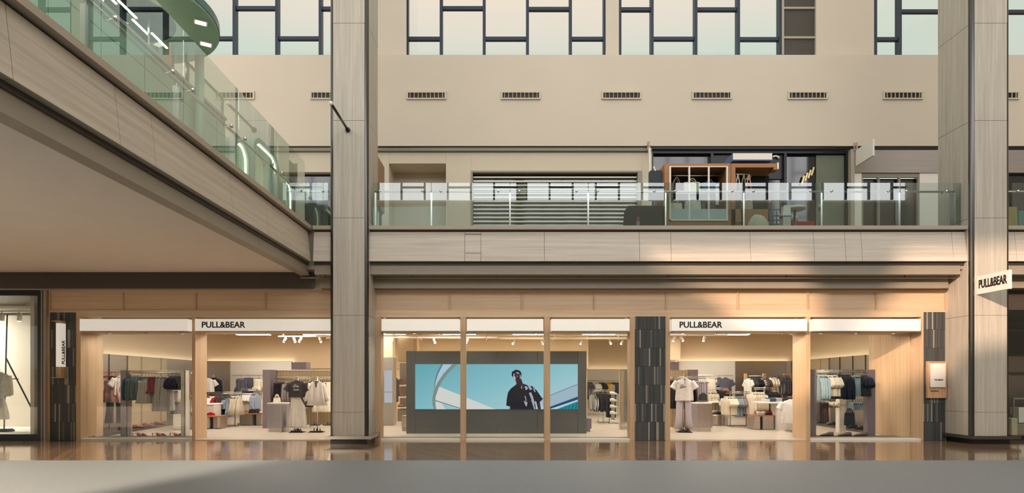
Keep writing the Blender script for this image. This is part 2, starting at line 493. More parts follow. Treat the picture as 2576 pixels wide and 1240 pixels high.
# air vents
VFR = paint('vent frame', srgb(206,194,172), 0.6, var=0.02)
for i, px in enumerate((541, 781, 1023, 1260, 1513, 1740, 1981, 2220, 2462)):
    x0, x1 = xW(px), xW(px+100); z0, z1 = zW(251), zW(230)
    t = thing('air_vent', '%s wall air vent from the left, beige frame with upright fins, high on the wall' % ORD[i], 'vent', ((x0+x1)/2, YW, z0), 'air vents along the upper wall')
    f = MB()
    f.box(x0, x1, YW-0.05, YW-0.005, z1-0.055, z1); f.box(x0, x1, YW-0.05, YW-0.005, z0, z0+0.04)
    f.box(x0, x0+0.05, YW-0.05, YW-0.005, z0+0.04, z1-0.055); f.box(x1-0.05, x1, YW-0.05, YW-0.005, z0+0.04, z1-0.055)
    f.build('frame', VFR, t)
    MB().box(x0+0.05, x1-0.05, YW-0.012, YW-0.004, z0+0.04, z1-0.055).build('backing', BLACK, t)
    for j in range(9):
        xx = x0+0.05+(x1-x0-0.1)*(j+0.5)/9
        MB().cbox((xx, YW-0.035, (z0+z1)/2-0.007), 0.012, 0.05, z1-z0-0.1, rz=-0.12).build('fin', VFR, t)
# shadow gap, steel strip and the wall at gallery level
struct(MB().box(xW(-2600), xW(4200), YW+0.05, YW+0.3, zW(373), zW(367)).build('trim_20', BLACK))
struct(MB().box(xW(-2600), xW(1640), YW+0.0, YW+0.3, zW(379), zW(372)).build('trim_21', paint('dull strip', srgb(128,121,106), 0.4, var=0.03)))
YL = 18.1
def wall_low(px0, px1, py0, py1, m=WALL2, d=0.3):
    return MB().box(wx(px0, YL), wx(px1, YL), YL, YL+d, wz(py1, YL), wz(py0, YL))
wl = MB()
def wb(px0, px1, py0, py1): wl.box(wx(px0, YL), wx(px1, YL), YL, YL+0.25, wz(py1, YL), wz(py0, YL))
wb(-2600, 700, 378, 620); wb(700, 960, 378, 433)
wb(940, 978, 378, 620); wb(978, 1122, 378, 411); wb(1122, 1185, 378, 620); wb(1185, 1614, 378, 430); wb(1614, 1640, 378, 620)
struct(wl.build('wall_front_gallery', WALL2))
struct(MB().box(wx(2143, YL), wx(2166, YL), YL-0.03, YL+0.25, wz(620, YL), wz(436, YL)).box(wx(2312, YL), wx(2420, YL), YL-0.03, YL+0.25, wz(620, YL), wz(436, YL)).build('trim_22', WHITE))
struct(MB().box(wx(2145, YL), wx(2700, YL), YL-0.06, YL+0.25, wz(436, YL), wz(379, YL)).build('trim_23', steel('dull header steel', (0.36, 0.33, 0.30, 1), 0.5, 'X')))
struct(MB().box(wx(2136, YL), wx(2145, YL), YL-0.1, YL+0.1, wz(620, YL), wz(378, YL)).build('trim_24', CAPPAINT))
# alcove
al = MB(); a0, a1 = wx(978, YL)+0.003, wx(1122, YL)-0.003
al.box(a0-0.05, a0, YL, YL+0.9, 5.18, wz(411, YL)).box(a1, a1+0.05, YL+0.004, YL+0.9, 5.18, wz(411, YL)).box(a0, a1, YL+0.85, YL+0.9, 5.18, wz(411, YL)).box(a0, a1, YL+0.004, YL+0.9, wz(411, YL)-0.003, wz(411, YL)+0.05)
struct(al.build('wall_alcove', WALL2))
# dark glazed shopfront on the gallery, left-hand and right-hand doors
struct(MB().box(wx(1640, YL), wx(2137, YL), YL+0.2, YL+0.3, 5.18, wz(378, YL)).build('window_6', DARKGLASS))
fr = MB()
for px in (1641, 1793, 1978, 2134): fr.box(wx(px, YL)-0.04, wx(px, YL)+0.04, YL+0.05, YL+0.22, 5.18, wz(378, YL))
fr.box(wx(1640, YL), wx(2137, YL), YL+0.05, YL+0.22, wz(384, YL), wz(378, YL))
fr.box(wx(1793, YL), wx(1978, YL), YL+0.15, YL+0.21, wz(446, YL), wz(378, YL))
struct(fr.build('trim_25', BLACK))
struct(MB().box(wx(2060, YL), wx(2134, YL), YL+0.16, YL+0.19, 5.18, wz(385, YL)).build('trim_26', paint('dim olive panel', srgb(110,116,98), 0.5)))
dr = MB()
for px in (2168, 2210, 2262, 2310): dr.box(wx(px, YL)-0.03, wx(px, YL)+0.03, YL-0.02, YL+0.05, 5.18, wz(437, YL))
dr.box(wx(2166, YL), wx(2312, YL), YL-0.02, YL+0.05, wz(447, YL), wz(437, YL))
o = struct(dr.build('door_1', GREYPAINT))
MB().box(wx(2166, YL), wx(2312, YL), YL+0.1, YL+0.12, 5.18, wz(447, YL)).build('door_glass', DARKGLASS, o)
struct(MB().box(wx(2420, YL), wx(2700, YL), YL+0.1, YL+0.2, 5.18, wz(436, YL)).build('window_7', DARKGLASS))
struct(MB().box(wx(700, YL), wx(945, YL), YL+0.2, YL+0.3, 5.18, wz(433, YL)).build('window_8', DARKGLASS))
# slatted shutter
x0, x1 = wx(1185, YL), wx(1614, YL); zt = wz(430, YL)
sh = thing('slatted_shutter', 'long dark shop window on the gallery closed by white horizontal slats', 'shutter', ((x0+x1)/2, YL, 5.18))
f = MB()
f.box(x0, x0+0.05, YL-0.03, YL+0.25, 5.18, zt).box(x1-0.12, x1, YL-0.03, YL+0.25, 5.18, zt).box(x0, x1, YL-0.03, YL+0.25, zt-0.05, zt)
f.build('frame', GREYPAINT, sh)
MB().box(x0+0.05, x1-0.12, YL+0.18, YL+0.2, 5.18, zt-0.05).build('dark_pane', DARKGLASS, sh)
py = 443
while py < 568:
    z = wz(py, YL)
    MB().box(x0+0.06, x1-0.13, YL+0.09, YL+0.15, z-0.02, z+0.02).build('slat', WHITE, sh)
    py += 10.2

# gallery floor slabs
struct(MB().box(-4.9, 13.5, 14.62, 18.6, 4.2, 5.18).build('floor_gallery', GREYPAINT))
struct(MB().box(12.0, 30, 14.62, 18.6, 4.2, 5.18).build('floor_gallery_right', GREYPAINT))
struct(MB().box(-30, -4.9, 0.5, 18.6, 4.19, 5.18).build('floor_gallery_left', paint('soffit plaster', srgb(222,212,200), 0.8, var=0.02)))
# profile of the gallery edge: depth in from the outer plane
YE = 14.47; XE = -4.655
def edge_run(px_joints, x0, x1, tagname, n0):
    struct(MB().prism([(x0, YE-0.02, 5.13), (x0, YE-0.03, 5.215), (x0, YE+0.4, 5.22), (x0, YE+0.4, 5.13)], (x1-x0, 0, 0)).build('trim_%d' % n0, CAPPAINT))
    struct(MB().box(x0, x1, YE+0.1, YE+0.3, 4.30, 5.13).build('trim_%d' % (n0+1), DARKPAINT))
    pan = MB()
    xs = [x0] + [wx(p, 14.5) for p in px_joints] + [x1]
    for a, b in zip(xs[:-1], xs[1:]):
        pan.prism([(a+0.004, YE, 4.37), (a+0.004, YE+0.08, 5.09), (a+0.004, YE+0.11, 5.09), (a+0.004, YE+0.11, 4.37)], (b-a-0.008, 0, 0))
    struct(pan.build('trim_%d' % (n0+2), GREY_H))
    struct(MB().box(x0, x1-0.08, YE+0.13, YE+0.4, 4.075, 4.34).build('trim_%d' % (n0+3), GREYPAINT))
    struct(MB().box(x0, x1-0.1, YE+0.49, YE+0.8, 3.80, 4.19).build('trim_%d' % (n0+4), GREYPAINT))
edge_run([1169.4, 1209.9, 1369.6, 1609, 1688.4, 1888, 2048, 2127, 2168, 2397], -4.6, 11.08, 'front', 30)
edge_run([2556, 2600], 12.0, 24, 'right', 40)
acc = MB()
for py in (588, 637): acc.box(wx(1169.4, 14.5), wx(1209.9, 14.5), YE-0.003+0.08*(660-py)/80*0.95, YE+0.09, wz(py, 14.5)-0.006, wz(py, 14.5)+0.006)
struct(acc.build('trim_36', DARKPAINT))
# the left-hand gallery edge runs towards the viewer
yend, y0 = 0.5, YE
struct(MB().prism([(XE+0.02, y0+0.3, 5.13), (XE+0.03, y0+0.3, 5.215), (XE-0.4, y0+0.3, 5.22), (XE-0.4, y0+0.3, 5.13)], (0, yend-y0-0.3, 0)).build('trim_50', CAPPAINT))
struct(MB().box(XE-0.3, XE-0.1, yend, y0+0.2, 4.30, 5.13).build('trim_51', DARKPAINT))
pan = MB()
ys = [y0+0.05]
for px in (685.5, 667, 575.2, 378.3, 287.4): ys.append(4.735*F/(X0-px))
ys += [ys[-1]-1.6, ys[-1]-4, yend]
for a, b in zip(ys[:-1], ys[1:]):
    pan.prism([(XE, a-0.004, 4.37), (XE-0.08, a-0.004, 5.09), (XE-0.11, a-0.004, 5.09), (XE-0.11, a-0.004, 4.37)], (0, b-a+0.008, 0))
struct(pan.build('trim_52', GREY_Y))
struct(MB().box(XE-0.34, XE-0.13, yend, y0+0.3, 4.075, 4.34).build('trim_53', GREYPAINT))
struct(MB().box(-30, XE-0.13, YE+0.49, YE+0.8, 3.80, 4.19).build('trim_54', DARKPAINT))
struct(MB().box(-30, XE-0.05, YE+0.62, YE+0.78, 3.775, 3.80).build('trim_55', CAPPAINT))

# slim pipe lights under the gallery edge
for a, b, n in ((757, 829, 'left of the tall column'), (945, 1550, 'under the middle of the gallery'), (1552, 2404, 'under the right of the gallery')):
    y = 14.78
    t = thing('ceiling_pipe', 'slim straight metal pipe hung %s' % n, 'pipe', (wx((a+b)/2, y), y, 4.19), 'slim pipes under the gallery edge')
    MB().tube([(wx(a, y), y, 4.02), (wx(b, y), y, 4.02)], 0.016).build('pipe', GREYPAINT, t, smooth=True)
    rods = MB()
    for q in range(3):
        xx = wx(a+(b-a)*(0.15+0.35*q), y); MB().box(xx-0.008, xx+0.008, y-0.008, y+0.008, 4.02, 4.19).build('hanger_rod', DARKPAINT, t)

# the two clad columns
def column(label, x0, x1, bx0, bx1, extra=()):
    yf, yb = 14.36, 15.46
    t = thing('clad_column', label, 'column', ((x0+x1)/2, (yf+yb)/2, 0))
    zt = 22.0
    zj = [0.14] + [wz(p, yf) for p in (1037, 793, 548, 303, 58, -187, -432, -680)] + [zt]
    fr = MB(); sl = MB(); sr = MB()
    for a, b in zip(zj[:-1], zj[1:]):
        fr.box(x0+0.085, x1-0.085, yf, yf+0.05, a+0.003, b-0.003)
        sl.box(x0, x0+0.04, yf+0.09, yb, a+0.003, b-0.003)
        sr.box(x1-0.04, x1, yf+0.09, yb, a+0.003, b-0.003)
    fr.build('front_cladding', GREY_V, t); sl.build('side_cladding', GREY_V, t); sr.build('side_cladding', GREY_V, t)
    MB().box(x0+0.04, x1-0.04, yf+0.05, yb, 0.0, zt).build('core', DARKPAINT, t)
    for xc, s in ((x0+0.08, -1), (x1-0.08, 1)):
        ring = [(xc, yf+0.09), (xc, yf+0.005)] + [(xc+s*0.078*math.sin(a*math.pi/10), yf+0.085-0.078*math.cos(a*math.pi/10)) for a in range(6)]
        MB().prism([(px_, py_, 0.14) for px_, py_ in ring], (0, 0, zt-0.14)).build('corner_trim', TRIMSTEEL, t)
    MB().box(x0+0.02, x1-0.02, yf+0.0, yb-0.02, 0.0, 0.14).build('plinth', BLACK, t)
    bar = MB()
    bar.prism([(bx0, yf-0.13, 0.125), (bx1, yf-0.13, 0.125), (bx1, yb, 0.125), (bx1-0.06, yb, 0.125), (bx1-0.06, yf-0.07, 0.125), (bx0+0.06, yf-0.07, 0.125), (bx0+0.06, yb, 0.125), (bx0, yb, 0.125)], (0, 0, 0.075))
    o = bar.build('bumper_rail', STEEL_H if x0 < 0 else DARKPAINT, t)
    st = MB()
    for xx in (x0+0.2, x1-0.2): MB().box(xx-0.03, xx+0.03, yf-0.08, yf+0.01, 0.15, 0.205).build('bracket', STEEL, o)
    return t
column('tall grey wood clad column left of centre with a metal rod', -4.166, -3.25, -4.24, -3.15)
column('tall grey wood clad column at the right with a hanging blade sign', 11.08, 12.02, 11.0, 12.16)
# rod with a ball end on the left column
zr = wz(327, 14.36)
t = thing('wall_rod', 'short metal rod with a white ball end sticking out of the column', 'rod', (wx(875, 14.36), 14.36, zr))
xx = wx(875, 14.36)
MB().tube([(xx, 14.36, zr), (xx, 12.98, zr)], 0.03, 10).build('rod', TRIMSTEEL, t, smooth=True)
MB().ball((xx, 12.97, zr), 0.045, 0.045, 0.045).build('ball_end', WHITE, t, smooth=True)
MB().tube([(xx, 14.37, zr), (xx, 14.33, zr)], 0.06, 14).build('base_plate', TRIMSTEEL, t, smooth=True)

# ------------------------------------------------------------------ glass railings
def fx(px): return wx(px, 14.68)
def railing_front(label, px0, px1, posts, group):
    t = thing('glass_railing', label, 'railing', (fx((px0+px1)/2), 14.68, 5.22), group)
    xs = [fx(px0)] + [fx(p) for p in posts if px0+8 < p < px1-8] + [fx(px1)]
    for a, b in zip(xs[:-1], xs[1:]):
        MB().box(a+0.008, b-0.008, 14.674, 14.686, 5.235, 6.31).build('glass_panel', GREENGLASS, t)
    hr = MB().tube([(fx(px0+2), 14.86, 6.15), (fx(px1-4), 14.86, 6.15)], 0.025, 10)
    h = hr.build('handrail', STEEL, t, smooth=True)
    for a, b in zip(xs[:-1], xs[1:]):
        for u in (0.12, 0.85):
            if b-a < 0.5: continue
            xx = a+(b-a)*u
            MB().tube([(xx, 14.66, 6.11), (xx, 14.70, 6.11)], 0.03, 14).tube([(xx, 14.70, 6.11), (xx, 14.84, 6.09), (xx, 14.86, 6.13)], 0.008, 6).build('clamp_disc', CHROME, h, smooth=True)
    for p in posts:
        xx = fx(p)
        o = MB().box(xx-0.02, xx+0.02, 14.70, 14.82, 5.22, 6.08).tube([(xx, 14.78, 6.06), (xx, 14.86, 6.13)], 0.012, 6).build('post', CHROME, t)
        MB().box(xx-0.09, xx+0.09, 14.66, 14.88, 5.22, 5.245).build('foot_plate', STEEL, o)
    return t
railing_front('long glass railing with steel posts between the two columns on the gallery', 937, 2418, [944, 1085, 1283, 1480, 1675, 1872, 2068, 2264, 2403], 'gallery railings')
railing_front('short glass railing between the left column and the corner of the gallery', 722, 826, [735], 'gallery railings')
railing_front('glass railing beyond the right column at the photo edge', 2545, 2780, [2680], 'gallery railings')
XG = -4.85
ygl = [14.63, 12.89, 11.0, 9.11, 7.25, 5.4, 3.5, 1.6]
t = thing('glass_railing', 'tall green tinted glass railing running towards the viewer at upper left', 'railing', (XG, 9, 5.22), 'gallery railings')
for a, b in zip(ygl[:-1], ygl[1:]):
    MB().box(XG-0.007, XG+0.007, b+0.006, a-0.006, 5.235, 6.80).build('glass_panel', TALLGLASS, t)
h = MB().tube([(XG-0.15, 14.75, 6.08), (XG-0.15, 1.6, 6.08)], 0.03, 10).build('handrail', STEEL, t, smooth=True)
for a, b in zip(ygl[:-1], ygl[1:]):
    for u in (0.15, 0.85):
        yy = a+(b-a)*u
        MB().tube([(XG-0.02, yy, 6.03), (XG+0.02, yy, 6.03)], 0.035, 14).tube([(XG-0.02, yy, 6.03), (XG-0.13, yy, 6.0), (XG-0.15, yy, 6.05)], 0.009, 6).build('clamp_disc', CHROME, h, smooth=True)
for yy in (13.15, 11.1, 9.2, 7.2, 5.2):
    MB().box(XG-0.2, XG-0.1, yy-0.02, yy+0.02, 5.22, 6.0).tube([(XG-0.15, yy, 6.0), (XG-0.15, yy, 6.07)], 0.014, 8).build('post', STEEL, t)
# ------------------------------------------------------------------ the storefront
def sx(px): return (px - X0) / 100.0
def sz(py): return EYE + (Y0 - py) / 100.0
ztop = 3.79
# panelled oak band above the openings
band = MB()
def bandrun(a, b):
    band.box(sx(a), sx(b), YF+0.03, YF+0.12, sz(781), ztop)
bandrun(122, 2381)
struct(band.build('wall_store_band', OAK_H))
rail_ = MB().box(sx(122), sx(2381), YF, YF+0.2, sz(797), sz(780)).box(sx(122), sx(2381), YF, YF+0.2, sz(735), ztop)
struct(rail_.build('trim_60', OAK_H))
for i, px in enumerate((124, 308, 491, 667, 850, 945, 1131, 1313.6, 1495, 1676.6, 1856, 2033, 2205, 2379)):
    struct(MB().box(sx(px)-0.022, sx(px)+0.022, YF, YF+0.1, sz(780), sz(735)).build('trim_%d' % (61+i), OAK_V))
# upright oak jambs and posts, deep in from the front
def post(n, a, b, y1, z1=None, y0=YF):
    return struct(MB().box(sx(a), sx(b), y0, y1, 0.0, sz(797) if z1 is None else z1).build('trim_%d' % n, OAK_V))
post(80, 120, 126, 15.5); post(81, 191, 203, 16.05); post(82, 483, 491, 15.80)
post(83, 942, 958, 15.55); post(84, 1158, 1172, 15.42); post(85, 1369, 1384, 15.42); post(86, 1585, 1597, 15.55)
post(87, 1674, 1686, 15.55); post(88, 2028, 2038.5, 15.92)
post(89, 2318, 2323.5, 15.62); post(90, 2377, 2382, 15.5)
MB_ = MB().prism([(10.46, 15.6, 0), (10.54, 15.6, 0), (10.44, 17.2, 0), (10.36, 17.2, 0)], (0, 0, 3.3))
struct(MB_.build('trim_91', OAK_V))
struct(MB().box(sx(109), sx(120), 15.12, 15.5, 0, ztop).build('trim_92', CAPPAINT))
struct(MB().box(sx(112.5), sx(115), 15.11, 15.2, 0, ztop).build('trim_93', DARKPAINT))
# slate pilasters
struct(MB().box(sx(126), sx(191), YF-0.01, 15.5, 0, sz(786)).build('trim_94', SLATE))
struct(MB().box(sx(1597), sx(1674), YF-0.01, 15.5, 0, sz(796)).build('trim_95', SLATE))
struct(MB().box(sx(2323.5), sx(2377), YF-0.01, 15.5, 0, sz(785)).build('trim_96', SLATE))
# soffits of the openings with small downlights, drop to the shop ceiling
for i, (a, b, d) in enumerate(((203, 483, 16.05), (491, 942, 15.9), (958, 1585, 15.9), (1686, 2028, 15.92), (2038.5, 2318, 16.3))):
    struct(MB().box(sx(a), sx(b), YF+0.05, d, 2.735, 2.78).build('trim_%d' % (98+i), OAK_H))
    struct(MB().box(sx(a), sx(b), d-0.05, d, 2.78, 3.5).build('trim_%d' % (104+i), CREAM))
    n = 4 if b-a > 300 else 3
    for q in range(n):
        xx = sx(a+(b-a)*(q+0.5)/n)
        t = thing('downlight', '%s small recessed downlight in the soffit of the %s shop opening' % (ORD[q], ['far left','left door','middle','right door','far right'][i]), 'light', (xx, 15.6, 2.735), 'downlights in the opening soffits')
        MB().lathe((xx, 15.6, 2.72), [(0.045, 0.012), (0.055, 0.0), (0.05, 0.0), (0.04, 0.014)], 16).build('ring', GREYPAINT, t, smooth=True)
        MB().lathe((xx, 15.6, 2.724), [(0.038, 0.004), (0.038, 0.006)], 16).build('lens', glow('small downlight', (1, 0.92, 0.80, 1), 350.0), t)
# thresholds and display window glass
for i, (a, b) in enumerate(((203, 483), (491, 942), (958, 1158), (1172, 1369), (1384, 1585), (1686, 2028), (2038.5, 2318))):
    door = i in (1, 5)
    struct(MB().box(sx(a), sx(b), YF+0.02, 15.56, 0.0, 0.02 if door else 0.045).build('trim_%d' % (112+i), SHOPWHITE if not door else SHOPFLOOR))
for n, a, b, y in ((20, 203, 483, 15.5), (21, 958, 1158, 15.40), (22, 1172, 1369, 15.40), (23, 1384, 1585, 15.40), (24, 2038.5, 2318, 15.5)):
    f = MB().box(sx(a), sx(b), y-0.012, y+0.03, 0.045, 0.07)
    o = struct(f.build('window_%d' % n, STEEL_H))
    MB().box(sx(a)+0.004, sx(b)-0.004, y, y+0.012, 0.07, 2.735).build('pane', CLEAR, o)

# lettering
def letters(txt, width, height, mat, parent, loc, rot=(math.pi/2, 0, 0), name='lettering', bold=0.022, depth=0.006, size_only=False, spacing=1.0):
    cu = bpy.data.curves.new('txt', 'FONT')
    cu.body = txt; cu.size = 1.0; cu.offset = bold; cu.extrude = 0.02; cu.space_character = spacing; cu.resolution_u = 4
    tmp = bpy.data.objects.new('txt', cu); COL.objects.link(tmp)
    dg = bpy.context.evaluated_depsgraph_get(); dg.update()
    me = bpy.data.meshes.new_from_object(tmp.evaluated_get(dg))
    bpy.data.objects.remove(tmp); bpy.data.curves.remove(cu)
    xs = [v.co.x for v in me.vertices]; ys_ = [v.co.y for v in me.vertices]
    ax, ay = min(xs), min(ys_); kx = width/(max(xs)-ax); ky = 1.07*height/(max(ys_)-ay)
    for v in me.vertices:
        v.co = ((v.co.x-ax)*kx, (v.co.y-ay)*ky, v.co.z*depth/0.02)
    me.materials.clear(); me.materials.append(mat)
    o = bpy.data.objects.new(name, me); COL.objects.link(o)
    o.parent = parent
    o.location = Vector(loc) - world_loc(parent)
    o.rotation_euler = rot
    return o

# protruding white sign boxes over the openings
YS = 14.99
def ss(px): return wx(px, YS)
def sign_mat():
    m, nt, b, out = new_mat('white lit acrylic')
    b.inputs['Base Color'].default_value = srgb(206,199,187); b.inputs['Roughness'].default_value = 0.5
    b.inputs['Emission Color'].default_value = (1.0, 0.92, 0.80, 1); b.inputs['Emission Strength'].default_value = 0.46
    return m
SIGNM = sign_mat()
def signbox(a, b, label, word=None):
    zt, zb = wz(802, YS), wz(833.5, YS)
    t = thing('sign_box', label, 'sign', ((ss(a)+ss(b))/2, YS, zb), 'white sign boxes over the shop openings')
    MB().box(ss(a), ss(b), YS, 15.36, zb+0.012, zt).build('light_box', SIGNM, t, bevel=0.008)
    MB().box(ss(a)+0.01, ss(b)-0.01, YS+0.008, 15.35, zb, zb+0.012).build('bottom_tray', GREYPAINT, t)
    if word:
        u0, u1 = word
        letters('PULL&BEAR', ss(u1)-ss(u0), wz(810, YS)-wz(824.5, YS), TEXTBLACK, t, (ss(u0), YS-0.002, wz(824.5, YS)))
    return t
signbox(200, 472, 'blank white sign box over the leftmost shop window')
signbox(490, 930, 'white sign box with black shop name over the left door', (508, 617))
signbox(959.5, 1156, 'blank white sign box over the middle window beside the left column')
signbox(1174, 1367, 'blank white sign box over the centre pane of the middle window')
signbox(1387, 1584, 'blank white sign box over the middle window beside the slate pilaster')
signbox(1690, 2031, 'white sign box with black shop name over the right door', (1709.5, 1817))
signbox(2046, 2317, 'blank white sign box over the rightmost shop window')

# blade sign on the left slate pilaster
def pilaster_sign_left():
    y = YF-0.02
    t = thing('blade_sign', 'upright white blade sign with vertical shop name in an oak holder on the left slate', 'sign', (sx(155), y, sz(950)))
    x0, x1 = sx(144), sx(166.5)
    MB().box(x0, x1, YF-0.05, YF-0.012, sz(951), sz(808)).box(x1-0.025, x1, YF-0.2, YF-0.05, sz(951), sz(808)).box(x0, x1-0.025, YF-0.2, YF-0.05, sz(810), sz(808)).box(x0, x1-0.025, YF-0.2, YF-0.05, sz(951), sz(949)).build('holder', OAK_V, t)
    yf = YF-0.26; xa, xb = wx(140.5, yf), wx(150.5, yf)
    MB().box(xa, xb, yf, YF-0.055, sz(923), sz(815)).build('panel', SIGNM, t, bevel=0.004)
    o = letters('PULL&BEAR', sz(857)-sz(916), 0.10, TEXTBLACK, t, (xb+0.002, YF-0.09, sz(916)), depth=0.003)
    o.rotation_euler = Matrix(((0, 0, 1), (0, -1, 0), (1, 0, 0))).to_euler()
pilaster_sign_left()
def plaque():
    t = thing('wall_plaque', 'oak framed white plaque with shop name and city on the right slate', 'sign', (sx(2351), YF-0.02, sz(1001)))
    a, b, c, d = 2328, 2375, 1001, 909
    f = MB().box(sx(a), sx(b), YF-0.06, YF-0.012, sz(c), sz(d))
    f.box(sx(a), sx(a)+0.03, YF-0.09, YF-0.06, sz(c), sz(d)).box(sx(b)-0.03, sx(b), YF-0.09, YF-0.06, sz(c), sz(d)).box(sx(a)+0.03, sx(b)-0.03, YF-0.09, YF-0.06, sz(d)-0.02, sz(d)).box(sx(a)+0.03, sx(b)-0.03, YF-0.09, YF-0.06, sz(c), sz(c)+0.015)
    f.build('frame', wood('pinkish oak', srgb(196,152,116), srgb(216,174,136), 'Z'), t)
    MB().box(sx(2333.5), sx(2371), YF-0.11, YF-0.061, sz(974), sz(914.5)).build('panel', WHITE, t, bevel=0.004)
    letters('PULL&BEAR', 0.215, 0.032, TEXTBLACK, t, (sx(2343.5), YF-0.112, sz(957)), depth=0.003)
    letters('BANGKOK', 0.20, 0.03, TEXTBLACK, t, (sx(2337), YF-0.063, sz(985)), depth=0.003, bold=0.01)
plaque()
def column_blade():
    y1, y0_ = 14.36, 13.43
    xb = wx(2459, y1)
    zt, zb = wz(696, y1), wz(741, y1)
    t = thing('blade_sign', 'white blade sign with black shop name sticking out of the right column', 'sign', (xb, y1, zb))
    MB().box(xb-0.02, xb+0.04, y0_, y1-0.002, zb, zt).build('panel', WHITE, t, bevel=0.004)
    letters('PULL&BEAR', 0.80, 0.19, TEXTBLACK, t, (xb-0.022, y1-0.07, zb+0.13), rot=(math.pi/2, 0, -math.pi/2))
    return t
column_blade()
# gallery blade signs and the brown board
def gallery_blade(px, label, l, zt, zb, yb=18.0):
    x = wx(px, yb)
    t = thing('blade_sign', label, 'sign', (x, yb, zb))
    MB().box(x-0.025, x+0.025, yb-l, yb-0.12, zb, zt).build('panel', WHITE, t, bevel=0.004)
    br = MB().box(x-0.02, x+0.02, yb-0.12, yb-0.02, zt+0.12, zt+0.16).box(x-0.02, x+0.02, yb-0.16, yb-0.13, zb+0.1, zt+0.22).box(x-0.03, x+0.03, yb-0.03, yb+0.0, zt+0.02, zt+0.26)
    br.build('bracket', CAPPAINT, t)
gallery_blade(2149, 'blank white blade sign over the steel front at the right end of the gallery', 0.95, 8.32, 7.85)
gallery_blade(1630, 'thin white blade sign seen almost edge on beside the dark gallery shop', 0.25, 8.35, 7.62)
t = thing('projecting_board', 'brown board sign standing out behind the left column on the gallery', 'sign', (-3.5, 16.6, 5.18))
MB().box(-3.56, -3.5, 16.6, 17.57, 6.35, 7.70).build('panel', wood('brown board', srgb(150,124,94), srgb(172,146,112), 'Z'), t, bevel=0.004)
MB().box(-3.60, -3.56, 16.55, 17.57, 6.3, 7.74).build('back', DARKPAINT, t)
MB().box(-3.56, -3.5, 17.1, 17.16, 5.18, 6.35).build('stand', DARKPAINT, t)

# neighbouring shop on the left
lx = sx(107)
struct(MB().box(lx-0.09, lx, 15.15, 15.3, 0, ztop).box(sx(-700), lx-0.09, 15.15, 15.3, 3.64, ztop).box(sx(-700), lx-0.09, 15.15, 15.3, 0, 0.16).build('window_30', BLACK))
MB().box(sx(-700), lx-0.09, 15.22, 15.235, 0.16, 3.64).build('pane', CLEAR, bpy.data.objects['window_30'])
struct(MB().box(sx(-700), -12.2, 18.1, 18.2, 0, 4.1).build('wall_left_shop', paint('neighbour white wall', srgb(226,216,198), 0.8, var=0.01)))
struct(MB().box(sx(-700), -12.2, 15.3, 18.1, 0.0, 0.12).box(-12.2, lx, 15.3, 15.55, 0.0, 0.12).build('floor_left_shop', SHOPWHITE))
struct(MB().box(sx(-700), -12.2, 15.3, 18.1, 3.75, 4.1).build('ceiling_left_shop', BLACK))
struct(MB().box(-12.25, -12.15, 15.6, 18.1, 0, 4.1).build('wall_left_shop_side', WHITE))
t = thing('ceiling_panel_light', 'unseen light panel added to brighten the far left shop', 'light', (-18.5, 17.0, 3.75))  # glowing panel added out of view to brighten this shop
MB().box(-21.6, -15.4, 16.6, 17.4, 3.70, 3.75).build('frame', BLACK, t)
MB().box(-21.5, -15.5, 16.65, 17.35, 3.69, 3.699).build('diffuser', glow('left shop fill panel', (1, 0.94, 0.84, 1), 55.0), t)
tr = thing('track_rail', 'white ceiling track of the neighbouring shop at far left', 'lighting track', (sx(-30), 16.0, 3.35))
MB().box(sx(-400), lx-0.1, 15.98, 16.02, 3.33, 3.36).build('track', WHITE, tr)
MB().box(sx(-400), lx-0.1, 16.3, 16.34, 3.30, 3.33).box(sx(-400), lx-0.1, 16.6, 16.64, 3.30, 3.33).build('second_track', GREYPAINT, tr)
for i, px in enumerate((4, 48)):
    x = wx(px, 16.0)
    t = thing('track_spotlight', '%s white cylinder spotlight on the far left shop track' % ['leftmost', 'second'][i], 'spotlight', (x, 16.0, 3.33), 'neighbour shop spotlights')
    MB().tube([(x+0.02, 16.0, 3.29), (x-0.03, 16.05, 3.10)], 0.055, 14).build('can', WHITE, t, smooth=True)
    MB().box(x-0.01, x+0.01, 15.99, 16.01, 3.27, 3.34).build('stem', WHITE, t)
    MB().tube([(x-0.03, 16.05, 3.10), (x-0.031, 16.052, 3.097)], 0.048, 14).build('lens', glow('spot lens', (1, 0.93, 0.8, 1), 12.0), t)
t = thing('display_stand', 'black metal display pole with slanted brace in the far left shop window', 'display stand', (wx(10, 16.4), 16.4, 0.12))
y = 16.4
MB().tube([(wx(18, y), y, wz(790, y)), (wx(10, y), y, wz(1088, y))], 0.018, 8).build('pole', BLACK, t)
MB().tube([(wx(15, y), y, wz(900, y)), (wx(104, y), y, wz(1075, y))], 0.02, 8).build('brace', BLACK, t)
MB().tube([(wx(28, y), y, wz(953, y)), (wx(46, y), y, wz(953, y))], 0.014, 8).build('arm', BLACK, t)
MB().box(wx(-20, y), wx(26, y), y-0.15, y+0.15, 0.12, 0.17).box(wx(-10, y), wx(26, y), y-0.1, y+0.1, 0.17, 0.20).build('foot_plate', BLACK, t)
MB().box(wx(72, y), wx(104, y), y+0.6, y+0.62, 0.12, 0.16).build('floor_bar', BLACK, t)

